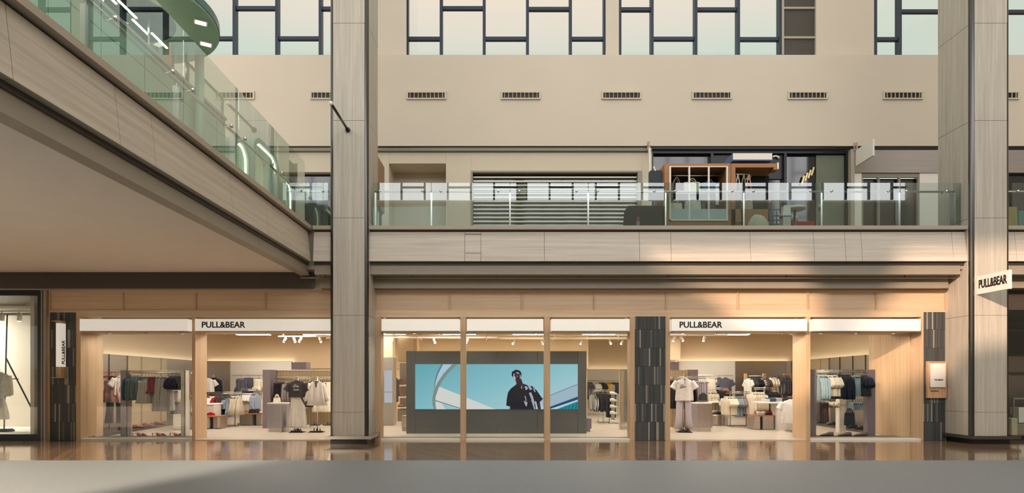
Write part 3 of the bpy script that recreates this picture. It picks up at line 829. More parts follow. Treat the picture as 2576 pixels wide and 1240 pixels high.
# neighbour on the right, only a sliver in view
struct(MB().box(12.05, 26, 15.3, 15.4, 3.3, 3.8).build('wall_right_shop_head', DARKPAINT))
struct(MB().box(12.05, 26, 15.25, 15.35, 2.74, 2.80).box(12.05, 26, 15.25, 15.35, 0.0, 0.12).build('trim_130', BLACK))
struct(MB().box(12.05, 26, 18.5, 18.6, 0, 3.8).build('wall_right_shop', paint('dim right shop', srgb(60,56,50), 0.7)))
struct(MB().box(12.05, 26, 15.35, 18.5, 0.0, 0.02).build('floor_right_shop', paint('yellow brown floor', srgb(150,130,70), 0.3)))
struct(MB().box(11.55, 12.0, 15.5, 18.6, 0, 3.8).build('wall_right_shop_side', DARKPAINT))
struct(MB().box(12.05, 26, 15.28, 15.295, 0.12, 3.3).build('window_31', CLEAR))
struct(MB().box(12.05, 26, 15.4, 18.6, 3.3, 3.4).build('ceiling_right_shop', DARKPAINT))
t = thing('suitcase', 'pale suitcase on the floor of the right shop at the photo edge', 'suitcase', (wx(2546, 16.0), 16.0, 0.02))
MB().box(wx(2537, 16), wx(2553, 16), 15.9, 16.2, 0.06, 0.52).build('shell', paint('pale olive case', srgb(190,182,150), 0.5), t, bevel=0.03)
MB().tube([(wx(2540, 16), 16.05, 0.5), (wx(2540, 16), 16.05, 0.6), (wx(2548, 16), 16.05, 0.6), (wx(2548, 16), 16.05, 0.5)], 0.012, 6).build('handle', BLACK, t)
t = thing('glass_counter', 'low display counter with white block inside in the right shop', 'counter', (wx(2562, 17), 17.0, 0.02))
MB().box(wx(2542, 17), wx(2640, 17), 16.9, 17.4, 0.02, 0.3).box(wx(2542, 17), wx(2640, 17), 16.9, 17.4, 0.98, 1.02).box(wx(2542, 17), wx(2542, 17)+0.03, 16.9, 16.93, 0.3, 0.98).build('frame', GREYPAINT, t)
MB().box(wx(2563, 17), wx(2630, 17), 17.0, 17.3, 0.32, 0.75).build('white_block', WHITE, t)
for i, (a, b, c, d, col_) in enumerate(((2538, 2559, 520, 567, (176,154,100)), (2563, 2580, 530, 567, (96,150,140)))):
    y = 15.2
    t = thing('shopping_bag', ['tan paper bag behind the railing at the right photo edge', 'teal bag behind the railing beside the tan paper bag'][i], 'bag', (wx((a+b)/2, y), y, 5.18))
    MB().prism([(wx(a, y), y, 5.18), (wx(b, y)+0.03, y, 5.18), (wx(b, y), y, wz(c, y)), (wx(a, y), y, wz(c, y))], (0, 0.25, 0)).build('body', paint('bag %d' % i, srgb(*col_), 0.7), t, bevel=0.01)
    MB().tube([(wx(a, y)+0.04, y+0.1, wz(c, y)), ((wx(a, y)+wx(b, y))/2, y+0.1, wz(c, y)+0.12), (wx(b, y)-0.04, y+0.1, wz(c, y))], 0.01, 6).build('handle', DARKPAINT, t)
# ------------------------------------------------------------------ the shop interior
ZC, ZV = 3.45, 2.29                                   # ceiling and cove heights
struct(MB().box(-12.6, 12.0, 15.9, 29, ZC, ZC+0.1).build('ceiling', paint('shop ceiling', srgb(222,200,164), 0.8, var=0.02)))
LW = [(-11.6, 15.5), (-12.3, 24.6)]; RW = [(10.9, 16.9), (11.6, 24.6)]
def wall_slab(name, p, q, z0, z1, m, th, side):
    """upright slab between plan points p and q; side is the way its thickness goes"""
    d = Vector((q[0]-p[0], q[1]-p[1], 0)).normalized(); nrm = Vector((-d.y, d.x, 0))*side*th
    return struct(MB().prism([(p[0], p[1], z0), (q[0], q[1], z0), (q[0]+nrm.x, q[1]+nrm.y, z0), (p[0]+nrm.x, p[1]+nrm.y, z0)], (0, 0, z1-z0)).build(name, m))
# lower wall cladding and, set back above a lit cove, the cream upper wall
wall_slab('wall_left_low', LW[0], LW[1], 0, ZV, BRONZE, 0.06, 1)
wall_slab('wall_left', (LW[0][0]-0.22, LW[0][1]), (LW[1][0]-0.22, LW[1][1]), 0, ZC, CREAM, 0.1, 1)
wall_slab('wall_right_low', RW[0], RW[1], 0, ZV, BRONZE, 0.06, -1)
wall_slab('wall_right', (RW[0][0]+0.22, RW[0][1]), (RW[1][0]+0.22, RW[1][1]), 0, ZC, CREAM, 0.1, -1)
YR = 24.5
struct(MB().box(-12.4, wx(735, YR), YR, YR+0.1, 0, ZV).box(wx(1704, YR), 11.7, YR, YR+0.1, 0, ZV).build('wall_rear_low', SHOPWHITE))
struct(MB().box(-12.6, wx(1480, YR+0.25), YR+0.25, YR+0.35, ZV-0.3, ZC).box(wx(1660, YR), 12.0, YR+0.25, YR+0.35, ZV-0.3, ZC).build('wall_rear', CREAM))
struct(MB().box(wx(1400, 27.3), wx(1700, 27.3), 27.3, 27.4, 0, ZC).build('wall_rear_niche', CREAM))
struct(MB().box(wx(1400, 27), wx(1700, 27), 27.0, 27.05, 0, 2.0).build('wall_rear_niche_low', SHOPWHITE))
struct(MB().box(wx(735, YR), wx(1480, YR), YR+0.35, YR+0.45, 0, ZC).build('wall_rear_middle', CREAM))
# smoked steel and tile facings on the walls
st = MB().box(wx(518, YR-0.04), wx(578, YR-0.04), YR-0.05, YR, 0, ZV-0.01).box(wx(1850, YR-0.04), wx(1975, YR-0.04), YR-0.05, YR, 0, ZV-0.01)
struct(st.build('trim_140', BRONZE))
def on_left(y): return LW[0][0]+(LW[1][0]-LW[0][0])*(y-LW[0][1])/(LW[1][1]-LW[0][1])
def on_right(y): return RW[0][0]+(RW[1][0]-RW[0][0])*(y-RW[0][1])/(RW[1][1]-RW[0][1])
TILE_S = grid_tile('beige side tile', srgb(186,166,132), 0.10, 0.45, srgb(140,120,94))
def side_panel(n, y0, y1, m, left=True, th=0.03):
    fn = on_left if left else on_right; s = 1 if left else -1
    struct(MB().prism([(fn(y0), y0, 0), (fn(y1), y1, 0), (fn(y1)+s*th, y1, 0), (fn(y0)+s*th, y0, 0)], (0, 0, ZV-0.005)).build('trim_%d' % n, m))
side_panel(141, 19.0, 21.5, TILE_S)
side_panel(142, 21.0, 23.0, TILE_S, False)
for i, y in enumerate((17.7, 18.5, 19.3, 20.2)):
    struct(MB().box(on_right(y)-0.02, on_right(y)+0.05, y-0.01, y+0.01, 0, ZV).build('trim_%d' % (143+i), DARKPAINT))
for i, y in enumerate((16.9, 18.0)):
    struct(MB().box(on_left(y)-0.05, on_left(y)+0.02, y-0.01, y+0.01, 0, ZV).build('trim_%d' % (147+i), DARKPAINT))
# cove light strips
COVE = glow('cove strip', (1.0, 0.94, 0.84, 1), COVE_LIGHT)
def cove(name, pts, label):
    t = thing('cove_light', label, 'light strip', pts[0], 'cove light strips above the shop walls')
    m = MB()
    for p, q in zip(pts[:-1], pts[1:]):
        d = (Vector(q)-Vector(p)).normalized(); n_ = Vector((-d.y, d.x, 0))*0.03
        m.prism([Vector(p)-n_, Vector(q)-n_, Vector(q)+n_, Vector(p)+n_], (0, 0, 0.02))
    m.build('strip', COVE, t)
cove('c', [(LW[0][0]-0.11, LW[0][1]+0.1, ZV-0.04), (LW[1][0]-0.11, LW[1][1]-0.1, ZV-0.04)], 'warm light strip hidden above the left side wall')
cove('c', [(RW[0][0]+0.11, RW[0][1]+0.1, ZV-0.04), (RW[1][0]+0.11, RW[1][1]-0.1, ZV-0.04)], 'warm light strip hidden above the right side wall')
cove('c', [(-12.2, YR+0.17, ZV-0.04), (wx(735, YR), YR+0.17, ZV-0.04)], 'warm light strip hidden above the rear wall, left half')
cove('c', [(wx(1704, YR), YR+0.17, ZV-0.04), (11.6, YR+0.17, ZV-0.04)], 'warm light strip hidden above the rear wall, right half')
cove('c', [(wx(1410, 27), 27.17, 1.96), (wx(1690, 27), 27.17, 1.96)], 'warm light strip hidden above the far niche wall')
# ceiling panels that light the shop
PANEL = glow('ceiling panel', (1.0, 0.92, 0.82, 1), SHOP_LIGHT)
cells = [(x, y) for y in (17.2, 19.4, 22.6) for x in (-9.4, -6.9, -4.3, -1.7, 0.9, 3.5, 6.1, 8.5)]
for i, (x, y) in enumerate(cells):
    r, c = divmod(i, 8)
    t = thing('ceiling_panel_light', '%s flat ceiling light from the left in the %s row of the shop' % (ORD[c], ['front', 'middle', 'rear'][r]), 'light', (x, y, 3.24), 'flat ceiling lights of the shop')
    MB().box(x-0.62, x+0.62, y-0.17, y+0.17, 3.21, 3.24).box(x-0.55, x-0.54, y, y+0.01, 3.24, ZC).box(x+0.54, x+0.55, y, y+0.01, 3.24, ZC).build('frame', WHITE, t)
    MB().box(x-0.6, x+0.6, y-0.15, y+0.15, 3.204, 3.209).build('diffuser', PANEL, t)
# tracks with spots
def track(x0, x1, y, label, spots):
    ZC = 3.12
    t = thing('track_rail', label, 'lighting track', ((x0+x1)/2, y, ZC), 'ceiling tracks of the shop')
    MB().box(x0, x1, y-0.02, y+0.02, ZC-0.21, ZC-0.17).build('track', WHITE, t)
    for q in (0.1, 0.5, 0.9):
        xx = x0+(x1-x0)*q; MB().box(xx-0.01, xx+0.01, y-0.01, y+0.01, ZC-0.17, 3.45).build('hanger', WHITE, t)
    for i, u in enumerate(spots):
        xx = x0+(x1-x0)*u; s = 1 if i % 2 else -1
        p = thing('track_spotlight', '%s spotlight from the left on %s' % (ORD[i], label[label.index('the '):]), 'spotlight', (xx, y, ZC-0.21), 'spotlights on the shop tracks')
        MB().tube([(xx, y, ZC-0.24), (xx+0.06*s, y-0.05, ZC-0.38)], 0.04, 12).build('can', WHITE, p, smooth=True)
        MB().box(xx-0.008, xx+0.008, y-0.008, y+0.008, ZC-0.27, ZC-0.21).build('stem', WHITE, p)
        MB().tube([(xx+0.06*s, y-0.05, ZC-0.38), (xx+0.0612*s, y-0.051, ZC-0.383)], 0.034, 12).build('lens', glow('spot lens', (1, 0.93, 0.8, 1), 3.0), p)
track(wx(700, 19.5), wx(830, 19.5), 19.5, 'white lighting track on the shop ceiling seen through the left door', (0.15, 0.3, 0.45, 0.8))
track(wx(960, 20), wx(1250, 20), 20.0, 'white lighting track on the shop ceiling above the screen wall, left half', (0.1, 0.45, 0.75))
track(wx(1260, 20.6), wx(1600, 20.6), 20.6, 'white lighting track on the shop ceiling above the screen wall, right half', (0.1, 0.3, 0.6, 0.8, 0.9))
track(wx(1640, 19), wx(1830, 19), 19.0, 'white lighting track on the shop ceiling seen through the right door', (0.3, 0.38, 0.7))
# ceiling pipes
for i, y in enumerate((19.2, 20.3)):
    t = thing('ceiling_pipe', ['nearer cream sprinkler pipe under the shop ceiling', 'farther cream sprinkler pipe under the shop ceiling'][i], 'pipe', (0, y, ZC), 'sprinkler pipes under the shop ceiling')
    p = MB().tube([(-6, y, 2.93), (4.5, y, 2.93)], 0.025, 8).build('pipe', CREAM, t, smooth=True)
    for q in range(5):
        xx = -5+2.2*q; MB().tube([(xx, y, ZC), (xx, y, 2.87)], 0.012, 6).tube([(xx, y, 2.87), (xx, y, 2.86)], 0.03, 10).build('sprinkler_head', CHROME, t)

# raised platforms along the side walls
struct(MB().prism([(on_left(15.6)+0.95, 15.6, 0.015), (on_left(23.5)+0.85, 23.5, 0.015), (on_left(23.5), 23.5, 0.015), (on_left(15.6), 15.6, 0.015)], (0, 0, 0.06)).build('trim_150', DARKPAINT))
struct(MB().prism([(on_right(17.2)-0.75, 17.2, 0.015), (on_right(23.5)-0.9, 23.5, 0.015), (on_right(23.5), 23.5, 0.015), (on_right(17.2), 17.2, 0.015)], (0, 0, 0.06)).build('trim_151', DARKPAINT))
struct(MB().box(sx(222), sx(483), 15.53, 15.78, 0.015, 0.07).build('trim_152', DARKPAINT))
struct(MB().box(sx(2040), sx(2290), 15.53, 15.8, 0.015, 0.07).build('trim_153', DARKPAINT))

# screen wall in the middle window
ysw = 16.26
t = thing('screen_wall', 'wide charcoal partition with a big lit screen in the middle window', 'partition', ((wx(1022, ysw)+wx(1476, ysw))/2, ysw, 0))
bx0, bx1 = wx(1022, ysw), wx(1476, ysw)
pw = MB()
xs = [bx0, wx(1045, ysw), wx(1250, ysw), wx(1352, ysw), wx(1453, ysw), bx1]
for a, b in zip(xs[:-1], xs[1:]): pw.box(a+0.002, b-0.002, ysw, ysw+0.35, 0.08, wz(883, ysw))
pw.build('partition', DARKWALL, t)
MB().box(bx0+0.02, bx1-0.02, ysw-0.03, ysw+0.32, 0.015, 0.08).build('plinth', SHOPWHITE, t)
sc0, sc1, sb, stp = wx(1045, ysw), wx(1453, ysw), wz(1029, ysw), wz(916, ysw)
def screen_sky():
    m = bpy.data.materials.new('screen sky'); m.use_nodes = True
    nt = m.node_tree; nt.nodes.clear()
    o = N(nt, 'ShaderNodeOutputMaterial'); e = N(nt, 'ShaderNodeEmission')
    tc = N(nt, 'ShaderNodeTexCoord'); sp = N(nt, 'ShaderNodeSeparateXYZ'); nt.links.new(tc.outputs['Generated'], sp.inputs[0])
    a = N(nt, 'ShaderNodeMath', operation='MULTIPLY_ADD'); a.inputs[1].default_value = -0.40; nt.links.new(sp.outputs['Z'], a.inputs[0])
    b = N(nt, 'ShaderNodeMath', operation='MULTIPLY'); b.inputs[1].default_value = 0.55; nt.links.new(sp.outputs['X'], b.inputs[0])
    c = N(nt, 'ShaderNodeMath', operation='ADD'); c.inputs[1].default_value = 0.40; nt.links.new(b.outputs[0], c.inputs[0]); nt.links.new(c.outputs[0], a.inputs[2])
    nt.links.new(ramp(nt, a.outputs[0], [(0.05, srgb(104,170,182)), (0.45, srgb(134,190,202)), (0.85, srgb(172,208,216))]), e.inputs[0])
    nt.links.new(e.outputs[0], o.inputs[0])
    e.inputs[1].default_value = 1.0
    return m
scr = MB().box(sc0, sc1, ysw-0.04, ysw, sb, stp).build('screen', screen_sky(), t)
SC = {}
def ink(r, g, b):
    return glow('screen ink %d %d %d' % (r, g, b), srgb(r, g, b), 1.0)
def pic(name, pts, col, layer):
    """a flat shape of the picture on the screen; pts in the crop's own pixels"""
    yy = ysw-0.041-0.0006*layer
    k = 420.0/2576
    pl = []
    for u, v in pts:
        u = min(max(u, 40), 2534); v = min(max(v, 38), 732)
        px, py = 1040+u*k, 910+v*125/767
        pl.append((wx(px, ysw), yy, wz(py, ysw)))
    m = MB(); m.add(pl, [tuple(range(len(pl)))])
    o = m.build(name, ink(*col), scr)
    return o
def strip(name, c, w, col, layer):
    L = []; R = []
    for i, (u, v) in enumerate(c):
        p, q = c[max(i-1, 0)], c[min(i+1, len(c)-1)]
        dx, dy = q[0]-p[0], q[1]-p[1]; l = math.hypot(dx, dy); ww = w[i] if isinstance(w, list) else w
        L.append((u-dy/l*ww/2, v+dx/l*ww/2)); R.append((u+dy/l*ww/2, v-dx/l*ww/2))
    for i in range(len(c)-1):
        pic(name, [L[i], L[i+1], R[i+1], R[i]], col, layer)
pic('picture_slab', [(395,380), (1270,732), (350,732), (340,560)], (212,214,210), 1)
pic('picture_gap', [(440,640), (735,732), (500,732), (470,690)], (150,198,208), 2)
pic('picture_rail', [(340,590), (735,715), (735,727), (340,604)], (96,116,116), 3)
pic('picture_ribbon_inner', [(455,40), (620,40), (480,190), (400,300), (345,410), (325,410), (335,300), (375,170)], (170,202,222), 2)
def quadstrip(name, outer, inner, col, layer):
    pl = outer + inner[::-1]
    pic(name, pl, col, layer)
quadstrip('picture_ribbon', [(600,40), (470,180), (380,310), (320,430), (294,560), (296,650), (318,732)], [(680,40), (540,170), (445,300), (385,420), (345,540), (340,640), (355,732)], (124,142,134), 4)
quadstrip('picture_ribbon_edge', [(430,40), (360,180), (330,300), (320,400)], [(460,40), (385,185), (345,310), (332,400)], (108,126,130), 4)
pic('picture_roof', [(1900,590), (2534,325), (2534,540), (2110,690), (1900,690)], (160,184,200), 1)
pic('picture_roof_line', [(1900,600), (2534,345), (2534,352), (1900,607)], (80,100,116), 2)
pic('picture_beam', [(2000,732), (2534,536), (2534,590), (2110,732)], (34,70,116), 2)
pic('picture_cladding', [(2205,732), (2534,610), (2534,732)], (28,132,150), 3)
pic('picture_beam_edge', [(2110,725), (2534,582), (2534,592), (2130,732)], (190,210,216), 4)
for i in range(5): pic('picture_cladding_line', [(2275+i*55,732), (2290+i*55,705-i*20), (2300+i*55,703-i*20), (2290+i*55,732)], (18,100,120), 4)
pic('picture_arm', [(1480,690), (1560,700), (1560,732), (1480,732)], (150,130,120), 4)
pic('picture_arm', [(1895,625), (1965,605), (1985,732), (1920,732)], (60,46,44), 4)
pic('picture_arm_light', [(1950,615), (1968,612), (1990,732), (1968,732)], (206,206,226), 5)
pic('picture_neck', [(1575,265), (1660,255), (1690,345), (1640,400), (1590,345)], (52,38,44), 5)
pic('picture_shirt', [(1590,345), (1640,375), (1690,335), (1760,362), (1830,375), (1900,440), (1995,575), (1920,640), (1870,600), (1890,732), (1490,732), (1495,690), (1432,675), (1440,570), (1460,470), (1500,415)], (34,32,40), 6)
pic('picture_collar', [(1650,365), (1690,333), (1725,375), (1695,410), (1668,425)], (54,54,66), 7)
for pts in ([(1715,390),(1740,370),(1770,410),(1735,440)], [(1760,365),(1800,370),(1830,420),(1800,440)], [(1780,480),(1815,470),(1850,560),(1870,650),(1850,660)], [(1715,520),(1730,530),(1745,600),(1735,610)], [(1700,600),(1760,625),(1745,690),(1730,680)], [(1660,375),(1672,380),(1672,420),(1662,410)], [(1815,590),(1850,610),(1880,732),(1862,732)], [(1840,400),(1870,420),(1885,470),(1865,460)]):
    pic('picture_shirt_fold', pts, (168,170,184), 8)
pic('picture_face', [(1535,185), (1575,150), (1625,150), (1655,185), (1662,235), (1640,280), (1605,305), (1570,290), (1545,245)], (58,42,50), 7)
pic('picture_face_light', [(1535,190), (1555,165), (1560,215), (1580,260), (1570,285), (1548,248)], (190,178,206), 8)
pic('picture_face_light', [(1575,160), (1620,158), (1640,190), (1600,186)], (150,138,164), 8)
pic('picture_face_light', [(1640,205), (1660,200), (1664,240), (1645,272)], (176,164,192), 8)
pic('picture_eye', [(1556,212), (1582,206), (1584,216), (1560,222)], (26,20,26), 9)
pic('picture_eye', [(1604,200), (1634,196), (1634,208), (1608,212)], (26,20,26), 9)
pic('picture_nose', [(1592,205), (1604,205), (1614,236), (1590,240)], (108,92,112), 9)
pic('picture_mouth', [(1585,258), (1625,250), (1622,262), (1592,268)], (30,20,26), 9)
rnd = random.Random(4)
hair = []
for i in range(34):
    a = math.pi*(0.93+1.12*i/33.0)
    rr = (78 if i % 2 else 90)+rnd.uniform(-5, 5)
    hair.append((1590+rr*math.cos(a)*0.92, 192+rr*math.sin(a)*0.80))
pic('picture_hair', hair+[(1662,235), (1650,190), (1625,158), (1575,156), (1545,185), (1538,240)], (20,18,24), 9)
pic('picture_ear', [(1655,205), (1668,205), (1666,232), (1656,236)], (70,54,62), 8)

# pillar with two lit panels, seen through the left end of the middle window
y = 19.9
t = thing('clad_pillar', 'smoked steel pillar with two pale panels inside the middle window, left end', 'pillar', (wx(982, y), y, 0.015))
MB().box(wx(930, y), wx(990, y), y, y+0.5, 0.015, wz(899, y)).build('lower_cladding', BRONZE, t)
MB().box(wx(930, y), wx(987, y), y+0.05, y+0.55, wz(899, y), ZC).build('upper_cladding', CREAM, t)
PALE = glow('pale panel', srgb(206,206,214), 0.75)
MB().box(wx(967, y), wx(987, y), y-0.02, y, wz(985, y), wz(931, y)).build('light_panel', PALE, t)
MB().box(wx(967, y), wx(987, y), y-0.02, y, wz(1013, y), wz(987, y)).build('light_panel', PALE, t)
t = thing('tall_pillar', 'cream pillar in the shop behind the screen wall', 'pillar', (wx(1030, 22.5), 22.5, 0.015))
MB().box(wx(1001, 22.5), wx(1041, 22.5), 22.5, 23, wz(910, 22.5), ZC).build('upper_cladding', CREAM, t)
MB().box(wx(1041, 22.5), wx(1050, 22.5), 22.4, 23, 0.015, ZC).build('oak_edge', OAK_V, t)
# shelf unit beside it
y = 22.0
t = thing('wall_shelf_unit', 'smoked steel shelf unit with shoes beside the screen wall', 'shelf', (wx(1010, y), y, 0.015))
MB().box(wx(1001, y), wx(1040, y), y+0.4, y+0.45, 0.015, wz(912, y)).build('back_panel', BRONZE, t)
for py in (968, 997, 1024): MB().box(wx(998, y), wx(1040, y), y, y+0.4, wz(py, y)-0.05, wz(py, y)).build('shelf', SHOPWHITE, t)
MB().box(wx(1000, y), wx(1040, y), y, y+0.4, 0.015, wz(1030, y)).build('base_cabinet', BRONZE, t)
# ------------------------------------------------------------------ clothes, rails, tables and shoes
def body_rings(rows, seed, fold, n=44, wave=0.0, nf=2.0):
    r = random.Random(seed); k = r.choice((5, 6, 7)); ph = r.uniform(0, 6); k2 = r.choice((9, 11)); out = []
    z0, z1 = rows[0][0], rows[-1][0]
    for z, hw, ht in rows:
        t = (z0-z)/(z0-z1); a = fold*t; ring = []
        for i in range(n):
            th = 2*math.pi*i/n; m = 1+a*math.sin(k*th+ph)+0.4*a*math.sin(k2*th+ph*2)
            c, s = math.cos(th), math.sin(th)
            u = math.copysign(abs(c)**0.8, c)
            dr_ = wave*min(1.0, t*1.6)*(math.sin(nf*u*3.1+ph)+0.5*math.sin(nf*1.9*u*3.1+2*ph))
            ring.append(Vector((hw*u*(1+0.25*a*math.sin(k2*th)), ht*math.copysign(abs(s)**0.9, s)*m+dr_, z)))
        out.append(ring)
    return out
def arm(mb, s, x, z, dx, dz, r0, r1, flat=0.55, bend=0.0):
    rings = []; n = 10
    for q in range(6):
        u = q/5.0; c = Vector((s*(x+dx*u*(1-bend*u)), 0.015*math.sin(u*3), z+dz*u)); r = r0+(r1-r0)*u
        d = Vector((s*dx, 0, dz)).normalized(); w = Vector((-d.z, 0, d.x))
        rings.append([c+w*(math.cos(2*math.pi*i/n)*r)+Vector((0, math.sin(2*math.pi*i/n)*r*flat, 0)) for i in range(n)])
    mb.loft(rings)
def garment_mesh(kind, L, W, seed=1):
    mb = MB(); h = W/2.0
    if kind in ('tee', 'shirt', 'jacket', 'blouse', 'polo'):
        thick = 0.045 if kind != 'jacket' else 0.055
        rows = [(-0.075, 0.06, 0.03), (-0.095, 0.09, 0.035), (-0.125, h*0.72, thick*0.7), (-0.16, h*0.92, thick), (-0.3, h*0.98, thick*1.1), (-L*0.65, h*0.98, thick*1.1), (-L+0.02, h*1.02, thick*1.2), (-L, h*1.0, thick*1.1)]
        if kind == 'blouse': rows = rows[:5]+[(-L*0.65, h*1.15, thick*1.3), (-L, h*1.4, thick*1.6)]
        mb.loft(body_rings(rows, seed, 0.22 if kind != 'blouse' else 0.4, wave=0.012 if kind != 'blouse' else 0.022, nf=1.5 if kind != 'blouse' else 3.2))
        if kind in ('tee', 'polo'):
            for s in (-1, 1): arm(mb, s, h*0.8, -0.17, 0.13, -0.2, 0.085, 0.095)
        elif kind != 'blouse':
            for s in (-1, 1): arm(mb, s, h*0.86, -0.17, 0.10, -0.52, 0.075, 0.055, bend=0.3)
        if kind in ('shirt', 'polo', 'jacket'):
            mb.loft([[Vector((0.075*math.cos(a*math.pi/4), 0.045*math.sin(a*math.pi/4), z)) for a in range(8)] for z in (-0.10, -0.06)])
    elif kind in ('dress', 'cami', 'sleeveless'):
        top = -0.2 if kind != 'sleeveless' else -0.12
        rows = [(top, h*0.75, 0.03), (top-0.06, h*0.85, 0.04), (-0.38, h*0.8, 0.05), (-0.42, h*0.82, 0.05), (-L*0.75, h*1.0, 0.065), (-L, h*1.15, 0.075)]
        rows = [q for i, q in enumerate(rows) if i == 0 or q[0] < rows[i-1][0]-1e-4]
        if rows[-1][0] > rows[-2][0]: rows = rows[:-2]+[rows[-1]]
        mb.loft(body_rings(rows, seed, 0.35, wave=0.018, nf=2.6))
        for s in (-1, 1): mb.tube([(s*h*0.55, 0.0, top-0.01), (s*h*0.42, 0.0, -0.09)], 0.008, 5)
    elif kind == 'skirt':
        rows = [(-0.09, h*0.62, 0.03), (-0.13, h*0.66, 0.035), (-L*0.5, h*0.9, 0.055), (-L*0.85, h*1.1, 0.07), (-L+0.04, h*1.12, 0.07), (-L, h*1.05, 0.06)]
        mb.loft(body_rings(rows, seed, 0.45, wave=0.026, nf=3.4))
    elif kind == 'pants':
        rows = [(-0.09, h*0.8, 0.035), (-0.14, h*0.85, 0.045), (-0.34, h*1.0, 0.055), (-0.38, h*0.98, 0.05)]
        mb.loft(body_rings(rows, seed, 0.1))
        for s in (-1, 1):
            rings = []
            for z, r, x in ((-0.32, h*0.56, h*0.48), (-0.5, h*0.5, h*0.55), (-L*0.75, h*0.46, h*0.66), (-L, h*0.58, h*0.76)):
                rings.append([Vector((s*x+r*math.cos(2*math.pi*i/14), 0.5*r*math.sin(2*math.pi*i/14)*(1+0.1*math.sin(4*i)), z)) for i in range(14)])
            mb.loft(rings)
    elif kind == 'folded':
        rows = [(-0.085, h*0.8, 0.012), (-0.12, h*0.82, 0.03), (-L*0.5, h*0.82, 0.03), (-L, h*0.86, 0.035)]
        mb.loft(body_rings(rows, seed, 0.3))
    elif kind == 'shorts':
        rows = [(-0.09, h*0.75, 0.03), (-0.16, h*0.85, 0.05), (-0.3, h*1.0, 0.06), (-L, h*1.05, 0.06)]
        mb.loft(body_rings(rows, seed, 0.2))
    return mb
def hanger_mesh():
    mb = MB()
    hook = [(0.0, 0, -0.085), (0, 0, -0.03)]+[(0.022*math.sin(a*math.pi/6)-0.0, 0, -0.012-0.022*math.cos(a*math.pi/6)+0.022-0.0) for a in range(2, 9)]
    mb.tube([(0, 0, -0.09), (0, 0, -0.045), (0.018, 0, -0.03), (0.022, 0, -0.012), (0.012, 0, 0.008), (-0.006, 0, 0.010), (-0.018, 0, -0.004)], 0.004, 5)
    mb.tube([(-0.19, 0, -0.135), (-0.1, 0, -0.105), (0, 0, -0.088), (0.1, 0, -0.105), (0.19, 0, -0.135)], [0.011, 0.011, 0.009, 0.011, 0.011], 6)
    return mb.mesh('hanger', smooth=True)
HANGER_ME = hanger_mesh(); HANGER_ME.materials.append(paint('black hanger plastic', srgb(28,26,26), 0.4))
HANGER_RED = HANGER_ME.copy(); HANGER_RED.materials.clear(); HANGER_RED.materials.append(paint('red hanger plastic', srgb(190,40,36), 0.4))
GM = {}
def hang(name, kind, L, W, mat, x, y, z, rz, label, cat, group=None, hanger=None, seed=0):
    key = (kind, L, W, mat.name, seed % 3)
    if key not in GM:
        me = garment_mesh(kind, L, W, seed % 3+1).mesh(name, smooth=True); me.materials.append(mat); GM[key] = me
    o = bpy.data.objects.new(name, GM[key]); COL.objects.link(o)
    o.location = (x, y, z); o.rotation_euler = (0, 0, rz)
    tag(o, label, cat, group)
    h = bpy.data.objects.new('hanger', hanger or HANGER_ME); COL.objects.link(h); h.parent = o
    return o
CL = {}
def col(key, c, **kw): CL[key] = cloth('cloth '+key, srgb(*c), **kw)
col('denim', (66,92,112)); col('greydenim', (104,122,124)); col('lace', (196,192,182)); col('red', (146,34,48)); col('brightred', (176,44,44))
col('stripe', (206,200,190), stripe=srgb(170,166,166), k=26.0); col('grey', (128,124,126)); col('navy', (46,46,62)); col('white', (232,226,216))
col('plum', (124,84,104)); col('cream', (228,214,190)); col('ivory', (238,228,206)); col('black', (36,34,36)); col('taupe', (142,128,126))
col('charcoal', (66,64,68)); col('slate', (92,92,104)); col('bluestripe', (196,204,214), stripe=srgb(112,128,156), k=20.0); col('skyblue', (150,176,186))
col('darknavy', (32,36,50)); col('paleblue', (160,186,194)); col('sand', (206,194,168)); col('brown', (92,76,74)); col('mauve', (150,132,136)); col('lilac', (188,178,184))
col('pink', (224,170,170)); col('darkjean', (56,68,76)); col('yellow', (206,168,48)); col('royal', (40,52,110)); col('print', (214,204,190), stripe=srgb(90,84,88), k=6.0)
col('darkprint', (70,68,76), stripe=srgb(150,146,150), k=5.0); col('greyblue', (128,142,150)); col('blackwhite', (30,30,32), stripe=srgb(190,186,178), k=5.0); col('plaid', (150,70,84), stripe=srgb(60,60,80), k=12.0)
count = {}
def rail_of(px0, px1, y, z, items, where, group, rz=1.12, jit=0.10, seed=0, off=0.5):
    """hang runs of garments along a rail from left to right"""
    total = sum(i[0] for i in items)+0.4*(len(items)-1); r = random.Random(seed)
    x0, x1 = wx(px0, y), wx(px1, y); u = 0.5
    rz = math.atan2(y, (x0+x1)/2)-off if rz > 0 else math.atan2(y, (x0+x1)/2)+off-math.pi
    for it in items:
        n, kind, L, W, key, desc, cat = it[:7]
        for i in range(n):
            x = x0+(x1-x0)*u/total; u += 1
            lab = ('%s %s from the left %s' % (ORD[i], desc, where)) if n > 1 else ('single %s %s' % (desc, where))
            hang(cat.replace(' ', '_'), kind, L, W, CL[key], x, y+r.uniform(-0.01, 0.01), z-0.012, rz+r.uniform(-jit, jit), lab, cat, group, None, i)
        u += 0.4
